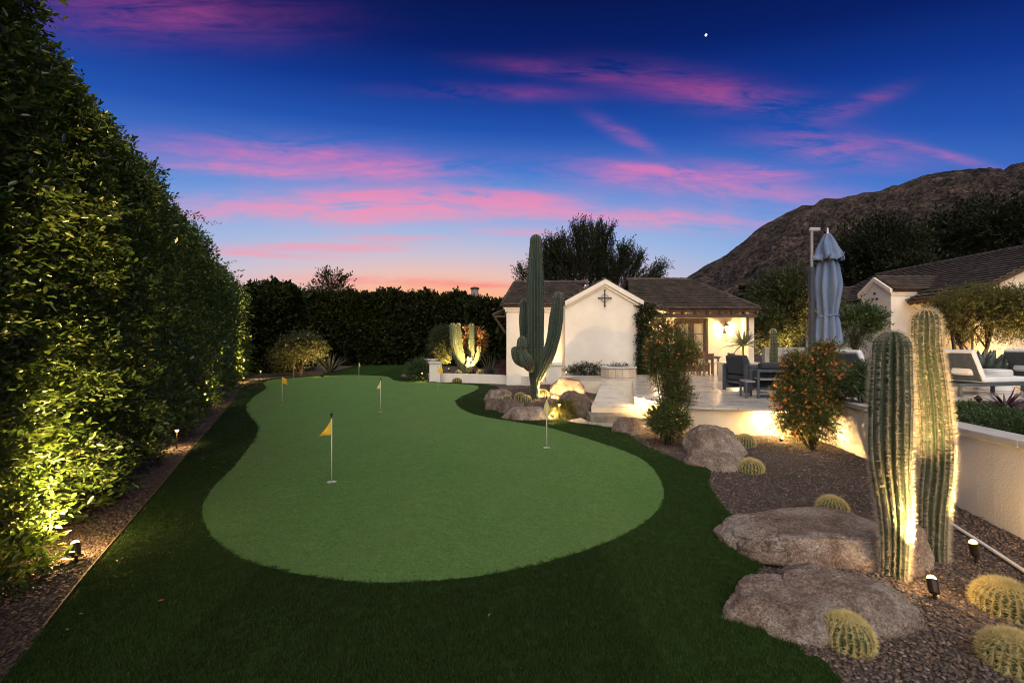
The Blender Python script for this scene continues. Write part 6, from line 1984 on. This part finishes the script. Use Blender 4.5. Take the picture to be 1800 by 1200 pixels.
# right side
p_ = ground_hit(1643, 1056)
spot_fixture('bright ground spotlight among stones right of the nearest boulder', p_, (3.30, 3.90, 1.3), 650, 64, .033, .13, spill=9)
p_ = ground_hit(1716, 990)
spot_fixture('dark-backed ground spotlight aimed at the taller lit columnar cactus', p_, (3.74, 4.00, 1.5), 900, 80, .034, .16, spill=.6)
spot_fixture('bright ground light in the raised bed below the main house', (9.3, 9.05, .62), (10.5, 12.5, 2.6), 200, 90, .05, .12)
spot_fixture('hidden ground spotlight under the olive trees by the main house', (14.4, 13.4, .55), (14.6, 15.2, 2.6), 1300, 100, .05, .12)
spot_fixture('hidden ground spotlight under the rightmost olive tree', (16.2, 12.6, .55), (15.8, 14.3, 2.6), 900, 100, .05, .12)
spot_fixture('ground spotlight washing the main house gable wall', (19.0, 19.0, .1), (22.5, 20.2, 3.5), 1500, 90, .05, .12)
spot_fixture('small ground spotlight lighting the garden tree left of the parasol', (12.9, 21.8, .1), (13.6, 23.6, 3.0), 2600, 80, .05, .12)
spot_fixture('small ground spotlight behind the flowering shrub at the riser wall', (4.75, 8.05, .05), (4.85, 7.6, .7), 200, 150, .03, .08, spill=7)
spot_fixture('ground spotlight between the left wing and the gable wall', (1.62, 18.55, D), (1.5, 19.6, 1.6), 140, 90, .04, .10)
spot_fixture('small ground spotlight shining on the vine at the porch corner', (6.0, 18.6, D), (5.9, 19.6, 2.4), 60, 90, .04, .10)

# white irrigation pipe
pp = [ground_hit(1600, 879), ground_hit(1650, 912), ground_hit(1725, 960), ground_hit(1800, 1010)]
pp = [Vector((q.x, q.y, q.z + .035)) for q in pp] + [Vector((3.85, 2.9, pp[-1].z + .03))]
tag(MB().tube(pp, .016, 12).build('irrigation_pipe', m_white_plastic, None, smooth=True), 'white plastic pipe lying on the gravel along the foot of the planter wall', 'pipe')
# loose leaves and a pale scrap on the turf
mb = MB()
rl = random.Random(5)
leaf_lab = {1055: 'reddish fallen leaf on the dark turf near the bottom left', 865: 'small dry leaf on the turf beside the edging strip', 748: 'small dry leaf where the green pinches in on the left', 985: 'yellowish dry leaf beside the nearest ground spotlight', 1080: 'small dry leaf on the dark turf below the middle of the green'}
for (px, py) in ((283, 1055), (288, 865), (431, 748), (205, 985), (860, 1080)):
    c = P(px, py, ZT + .022); a = rl.uniform(0, 6)
    d = Vector((math.cos(a), math.sin(a), 0)); s = Vector((-d.y, d.x, 0))
    o = MB().add([c - d * .022, c + s * .010 + Vector((0, 0, .006)), c + d * .022, c - s * .010 + Vector((0, 0, .004))], [(0, 1, 2), (0, 2, 3)])
    ob = o.build('fallen_leaf', L_flower if py == 1055 else L_olive, None)
    tag(ob, leaf_lab[py], 'leaf', 'fallen leaves on the turf')

# ------------------------------------------------------------------ patio furniture
m_frame = M('grey_metal_frame', (.055, .070, .090), (.08, .10, .12), 12, .5)
m_slat = M('grey_slat', (.24, .24, .24), (.30, .30, .30), 12, .5)
m_cushion = M('charcoal_cushion', (.035, .04, .05), (.05, .055, .065), 30, .9, .3, 200)
m_canvas = M('white_canvas', (.70, .73, .76), (.78, .80, .82), 4, .85, .3, 40)
m_parasol = M('blue_grey_canvas', (.12, .18, .31), (.18, .24, .38), 3, .85, .35, 60, stretch=(3, 3, .6))
class Loc:
    """places local coordinates in the world: origin, heading"""
    def __init__(s, o, rz): s.o = Vector(o); s.c = math.cos(rz); s.s = math.sin(rz); s.rz = rz
    def __call__(s, x, y, z): return Vector((s.o.x + x * s.c - y * s.s, s.o.y + x * s.s + y * s.c, s.o.z + z))
def lbox(L, x0, x1, y0, y1, z0, z1, name, mat, parent, bevel=.006, tilt=None, smooth=False, seg=2):
    """box in local coordinates; tilt=(pivot_x, pivot_z, angle) rotates in the local xz plane"""
    vs = []
    for z in (z0, z1):
        for x, y in ((x0, y0), (x1, y0), (x1, y1), (x0, y1)):
            xx, zz_ = x, z
            if tilt:
                px_, pz_, a = tilt
                dx, dz_ = x - px_, z - pz_
                xx, zz_ = px_ + dx * math.cos(a) - dz_ * math.sin(a), pz_ + dx * math.sin(a) + dz_ * math.cos(a)
            vs.append(L(xx, y, zz_))
    return MB().add(vs, [(0, 3, 2, 1), (4, 5, 6, 7), (0, 1, 5, 4), (1, 2, 6, 5), (2, 3, 7, 6), (3, 0, 4, 7)]).build(name, mat, parent, bevel=bevel, seg=seg)
# lounge chair: panelled box arm, dark cushions
def lounge_chair(o, rz, label):
    L = Loc(o, rz)
    t = thing('lounge_chair', label, 'chair', o)
    for y0, y1 in ((-.42, -.35), (.35, .42)):
        lbox(L, -.42, -.35, y0, y1, .02, .66, 'leg', m_frame, t); lbox(L, .35, .42, y0, y1, .02, .66, 'leg', m_frame, t)
        lbox(L, -.42, .42, y0, y1, .662, .71, 'armrest', m_frame, t); lbox(L, -.348, .348, y0, y1, .08, .20, 'side_rail', m_frame, t)
        lbox(L, -.348, .348, y0 + .02, y1 - .02, .203, .658, 'side_panel', m_cushion, t)
    lbox(L, -.345, .345, -.345, .345, .22, .28, 'seat_frame', m_frame, t)
    lbox(L, -.33, .36, -.34, .34, .285, .44, 'seat_cushion', m_cushion, t, .04)
    lbox(L, -.34, -.17, -.33, .33, .45, .95, 'back_cushion', m_cushion, t, .05, tilt=(-.3, .45, .18))
    pl = lbox(L, -.12, .02, -.20, .22, .50, .86, 'pillow', M('striped_pillow', (.10, .11, .13), (.16, .17, .19), 5, .5, spec=.8) if 'striped_pillow' not in bpy.data.materials else bpy.data.materials['striped_pillow'], t, .05, tilt=(-.1, .5, .35))
    lbox(L, -.10, .06, -.06, .02, .505, .875, 'stripe', m_canvas, pl, .03, tilt=(-.1, .5, .35))
lounge_chair((6.15, 11.9, D), R(14), 'dark lounge chair with panelled box arms and a striped pillow, left of the flowering shrub')
lounge_chair((7.6, 12.7, D), R(190), 'dark lounge chair facing back toward the porch, behind the two-tier bench')
# two-tier outdoor bench
L = Loc((6.05, 10.55, D), R(-12))
t = thing('outdoor_bench', 'low grey two-tier bench with flat slabs, next to the flowering shrub', 'bench', (6.05, 10.55, D))
for x in (-.42, .95):
    for y in (-.30, .24):
        lbox(L, x, x + .05, y, y + .05, .0, .60, 'leg', m_frame, t)
lbox(L, -.42, 1.0, -.30, -.25, .602, .66, 'rail', m_frame, t); lbox(L, -.42, 1.0, .24, .29, .602, .66, 'rail', m_frame, t)
for z in (.16, .42):
    for k in range(5):
        lbox(L, -.36, .94, -.28 + k * .105, -.28 + k * .105 + .095, z, z + .03, 'slat', m_slat, t, .004)
lbox(L, -.36, .94, .16, .235, .22, .60, 'back_panel', m_cushion, t)
lbox(L, -.66, -.45, -.28, .22, .36, .40, 'side_shelf', m_slat, t)
lbox(L, -.66, -.62, -.28, -.24, 0, .358, 'leg', m_frame, t); lbox(L, -.66, -.62, .18, .22, 0, .358, 'leg', m_frame, t)
lbox(L, -.30, .90, -.20, .12, .664, .80, 'cushion', m_cushion, t, .04)
# fire table with glassware glints on the terrace
t = thing('low_table', 'low dark table with two folded white towels on it, behind the flowering shrub', 'table', (8.1, 13.6, D))
L = Loc((8.1, 13.6, D), 0)
lbox(L, -.6, .6, -.35, .35, .40, .45, 'table_top', m_frame, t)
for x in (-.55, .5):
    for y in (-.32, .27): lbox(L, x, x + .05, y, y + .05, 0, .398, 'leg', m_frame, t)
for k, x in enumerate((-.3, .15)):
    L2 = Loc((8.1 + x, 13.6, D + .453), .3)
    tw_ = lbox(L2, -.15, .15, -.1, .1, 0, .10, 'folded_towel', m_canvas, None, .03)
    tag(tw_, ('left' if k == 0 else 'right') + ' folded white towel on the low dark table behind the flowering shrub', 'towel')
# dining set at the porch
m_woodlight = M('weathered_teak', (.12, .075, .04), (.20, .13, .075), 8, .7, .3, 40, stretch=(1, 6, 6))
t = thing('dining_table', 'small wooden dining table on the porch, in front of the french doors', 'table', (7.75, 18.3, D))
L = Loc((7.75, 18.3, D), 0)
for k in range(6): lbox(L, -.5, .5, -.38 + k * .128, -.38 + k * .128 + .118, .71, .74, 'table_slat', m_woodlight, t, .003)
lbox(L, -.46, .46, -.34, .34, .64, .705, 'apron', m_woodlight, t)
for x in (-.44, .38):
    for y in (-.32, .26): lbox(L, x, x + .06, y, y + .06, 0, .638, 'leg', m_woodlight, t)
def din_chair(o, rz, label):
    L = Loc(o, rz)
    t = thing('dining_chair', label, 'chair', o, group='wooden dining chairs on the porch')
    for x, y, h_ in ((-.2, -.2, .44), (-.2, .16, .44), (.17, -.2, .88), (.17, .16, .88)): lbox(L, x, x + .04, y, y + .04, 0, h_, 'leg', m_woodlight, t, .003)
    lbox(L, -.22, .24, -.22, .22, .442, .47, 'seat', m_woodlight, t)
    lbox(L, .175, .205, -.158, .158, .62, .86, 'backrest', m_wood, t)
for o, rz, lb in (((7.05, 17.9, D), math.pi, 'dining chair on the left side of the porch table'), ((8.55, 18.1, D), 0.2, 'dining chair on the right side of the porch table'),
                  ((7.5, 17.55, D), -math.pi / 2, 'dining chair on the near side of the porch table, seen from behind'), ((8.0, 19.1, D), math.pi / 2, 'dining chair on the far side of the porch table, by the doors')):
    din_chair(o, rz, lb)
tt_ = MB().lathe((7.7, 18.25, D + .742), [(.05, 0), (.07, .05), (.05, .12), (.03, .15), (.035, .2)], 14).build('vase', M('red_glaze', (.25, .03, .03), (.35, .05, .04), 10, .25), None)
tag(tt_, 'small dark red vase standing on the porch dining table', 'vase')

# sun loungers
def lounger(o, rz, label, S=1.10):
    L0 = Loc(o, rz)
    L = lambda x, y, z: L0(x * S, y * S, z * (1 + (S - 1) * .75))
    t = thing('sun_lounger', label, 'sun lounger', o, group='white cushioned sun loungers on the terrace')
    lbox(L, -.95, .95, -.34, -.29, .22, .29, 'side_rail', m_frame, t); lbox(L, -.95, .95, .29, .34, .22, .29, 'side_rail', m_frame, t)
    lbox(L, -.95, -.90, -.288, .288, .22, .29, 'end_rail', m_frame, t); lbox(L, .90, .95, -.288, .288, .22, .29, 'end_rail', m_frame, t)
    for x in (-.93, .86):
        for y in (-.335, .275): lbox(L, x, x + .06, y, y + .06, 0, .218, 'leg', m_frame, t)
    lbox(L, -.25, .93, -.31, .31, .295, .42, 'seat_cushion', m_canvas, t, .04, seg=3)
    bk = lbox(L, -1.02, -.27, -.31, .31, .31, .43, 'back_cushion', m_canvas, t, .04, tilt=(-.27, .31, -1.12), seg=3)
    lbox(L, -.98, -.30, -.29, .29, .275, .305, 'back_frame', m_frame, t, tilt=(-.27, .31, -1.12))
    lbox(L, -.50, -.34, -.20, .20, .45, .72, 'head_pillow', m_canvas, t, .05, tilt=(-.4, .45, -.35), seg=3)
lounger((8.55, 10.9, D), R(8), 'white cushioned sun lounger left of the nearer columnar cactus, mostly hidden')
lounger((11.45, 11.2, D), R(10), 'white cushioned sun lounger just right of the tall lit cactus')
lounger((14.55, 12.6, D), R(8), 'white cushioned sun lounger cut by the right edge of the photo')
t = thing('side_table', 'round white drum side table between the two right sun loungers', 'side table', (12.95, 12.2, D))
MB().lathe((12.95, 12.2, D), [(.31, 0), (.33, .02), (.33, .52), (.31, .55)], 28).build('drum', m_white_plastic, t, smooth=False)
MB().lathe((12.95, 12.2, D + .552), [(.30, 0), (.30, .012)], 28).build('top', m_canvas, t)

m_dark_mast = M('dark_mast', (.03, .038, .055), (.045, .055, .075), 10, .45)
# closed cantilever parasol
UY = 8.9
ux0 = (1455 - 900) / F * UY
t = thing('cantilever_parasol', 'closed blue-grey cantilever parasol hanging from a dark mast', 'parasol', (ux0 - .33, UY + .1, D))
mxp = (1426.5 - 900) / F * UY
zt_ = H + (YH - 402) / F * UY
zb_ = H - (612 - YH) / F * UY
MB().box(mxp - .04, mxp + .04, UY - .04, UY + .04, D, zt_ - .75).build('mast', m_dark_mast, t, bevel=.006)
MB().box(mxp - .022, mxp + .022, UY - .022, UY + .022, zt_ - .748, zt_).build('mast_slide', m_slat, t, bevel=.004)
MB().box(mxp - .035, mxp + .16, UY - .03, UY + .03, zt_ - .04, zt_ + .02).build('arm_bracket', m_steel, t, bevel=.006)
MB().box(mxp - .45, mxp + .45, UY - .35, UY + .35, D, D + .09).build('base', m_frame, t, bevel=.02)
MB().tube([(ux0, UY, zt_ - .12), (ux0, UY, zt_ + .02)], [.03, .012], 10).build('finial', m_steel, t)
MB().tube([(ux0, UY, zb_ - .1), (ux0, UY, zt_ - .1)], .022, 10).build('centre_pole', m_frame, t)
# canopy: folded cloth, star-shaped section that changes down its length
def canopy(z0, z1, prof, folds, amp, name, phase=0.0, rag=0.0):
    vs = []; fs_ = []
    nz_, nk = 26, folds * 10
    for i in range(nz_ + 1):
        q = i / nz_
        rr = np.interp(q, [p[0] for p in prof], [p[1] for p in prof])
        am = np.interp(q, [0, .15, 1], [.05, amp, amp])
        for k in range(nk):
            th = 2 * math.pi * k / nk
            f_ = math.cos(folds * th + phase + .9 * math.sin(q * 2.6 + phase) + .7 * math.sin(th * 2 + q * 4))
            r_ = rr * (1 + am * (abs(f_) ** .7 * (1 if f_ > 0 else -1)) + .16 * mnoise.noise(Vector((math.cos(th) * 2.4, math.sin(th) * 2.4, q * 3.5 + phase))) + .05 * mnoise.noise(Vector((math.cos(th) * 7, math.sin(th) * 7, q * 9))))
            z = z0 + (z1 - z0) * q + (rag * (abs(((k * folds / nk) % 1) - .5) * 2) if i == nz_ else 0)
            vs.append((ux0 + r_ * math.cos(th), UY + r_ * math.sin(th), z))
    for i in range(nz_):
        for k in range(nk):
            a, b = i * nk + k, i * nk + (k + 1) % nk
            fs_.append((a, b, b + nk, a + nk))
    o = MB().add(vs, fs_).build(name, m_parasol, t, smooth=True)
    sd = o.modifiers.new('cloth', 'SOLIDIFY'); sd.thickness = .003
zc = zt_ - .10
Hc = zc - zb_
canopy(zc - .38, zb_ + .02, [(0, .10), (.1, .14), (.35, .18), (.55, .15), (.66, .13), (.72, .155), (.9, .19), (1, .18)], 8, .36, 'canopy', rag=.14)
canopy(zc, zc - .55, [(0, .045), (.15, .08), (.5, .16), (.85, .235), (1, .26)], 6, .20, 'vent_flap', 1.0, rag=.16)
MB().tube([(ux0 + .19 * math.cos(a), UY + .19 * math.sin(a), zb_ + Hc * .285 + .01 * math.sin(a * 3)) for a in [k * math.pi / 12 for k in range(25)]], .012, 6).build('tie_strap', m_parasol, t)
spot_fixture('ground spotlight washing the planter wall near the right edge of the photo', (4.62, 3.35, gz(4.62, 3.35)), (4.95, 3.8, .7), 130, 150, .03, .12, spill=4)
# dry leaf litter dropped by the hedge and shrubs
m_litter = M('dry_leaf', (.20, .13, .06), (.30, .21, .10), 12, .8, island=[(.6, .55, .5), (1, 1, 1), (1.3, 1.2, .9)])
n = 520
xs = np.concatenate([rng.uniform(-9, -2.4, 900), rng.uniform(1.6, 5.2, 260)]); ys = np.concatenate([rng.uniform(2.2, 14, 900), rng.uniform(2.4, 8.2, 260)])
keep = np.where(xs < 0, (xs > -(2.3 + .515 * ys)) & (xs < -(1.35 + .5 * ys) + .25 * rng.uniform(0, 1, len(xs)) ** 3 * 4), ~inside(turf, xs, ys))
xs, ys = xs[keep], ys[keep]
zs = np.array([gz(a, b) for a, b in zip(xs, ys)]) + np.where(inside(turf, xs, ys), ZT + .02, .032)
V, Q = sprigs(np.column_stack([xs, ys, zs]), rng.normal(0, 1, (len(xs), 3)) * np.array([1, 1, .05]), 1, .01, .045, .45, .2, 0, fine=False)
V[:, 2] = np.repeat(zs, 4) + (V[:, 2] - np.repeat(zs, 4)) * .25
link('leaf_litter', npmesh('leaf_litter', V, Q, m_litter), None, 'stuff')
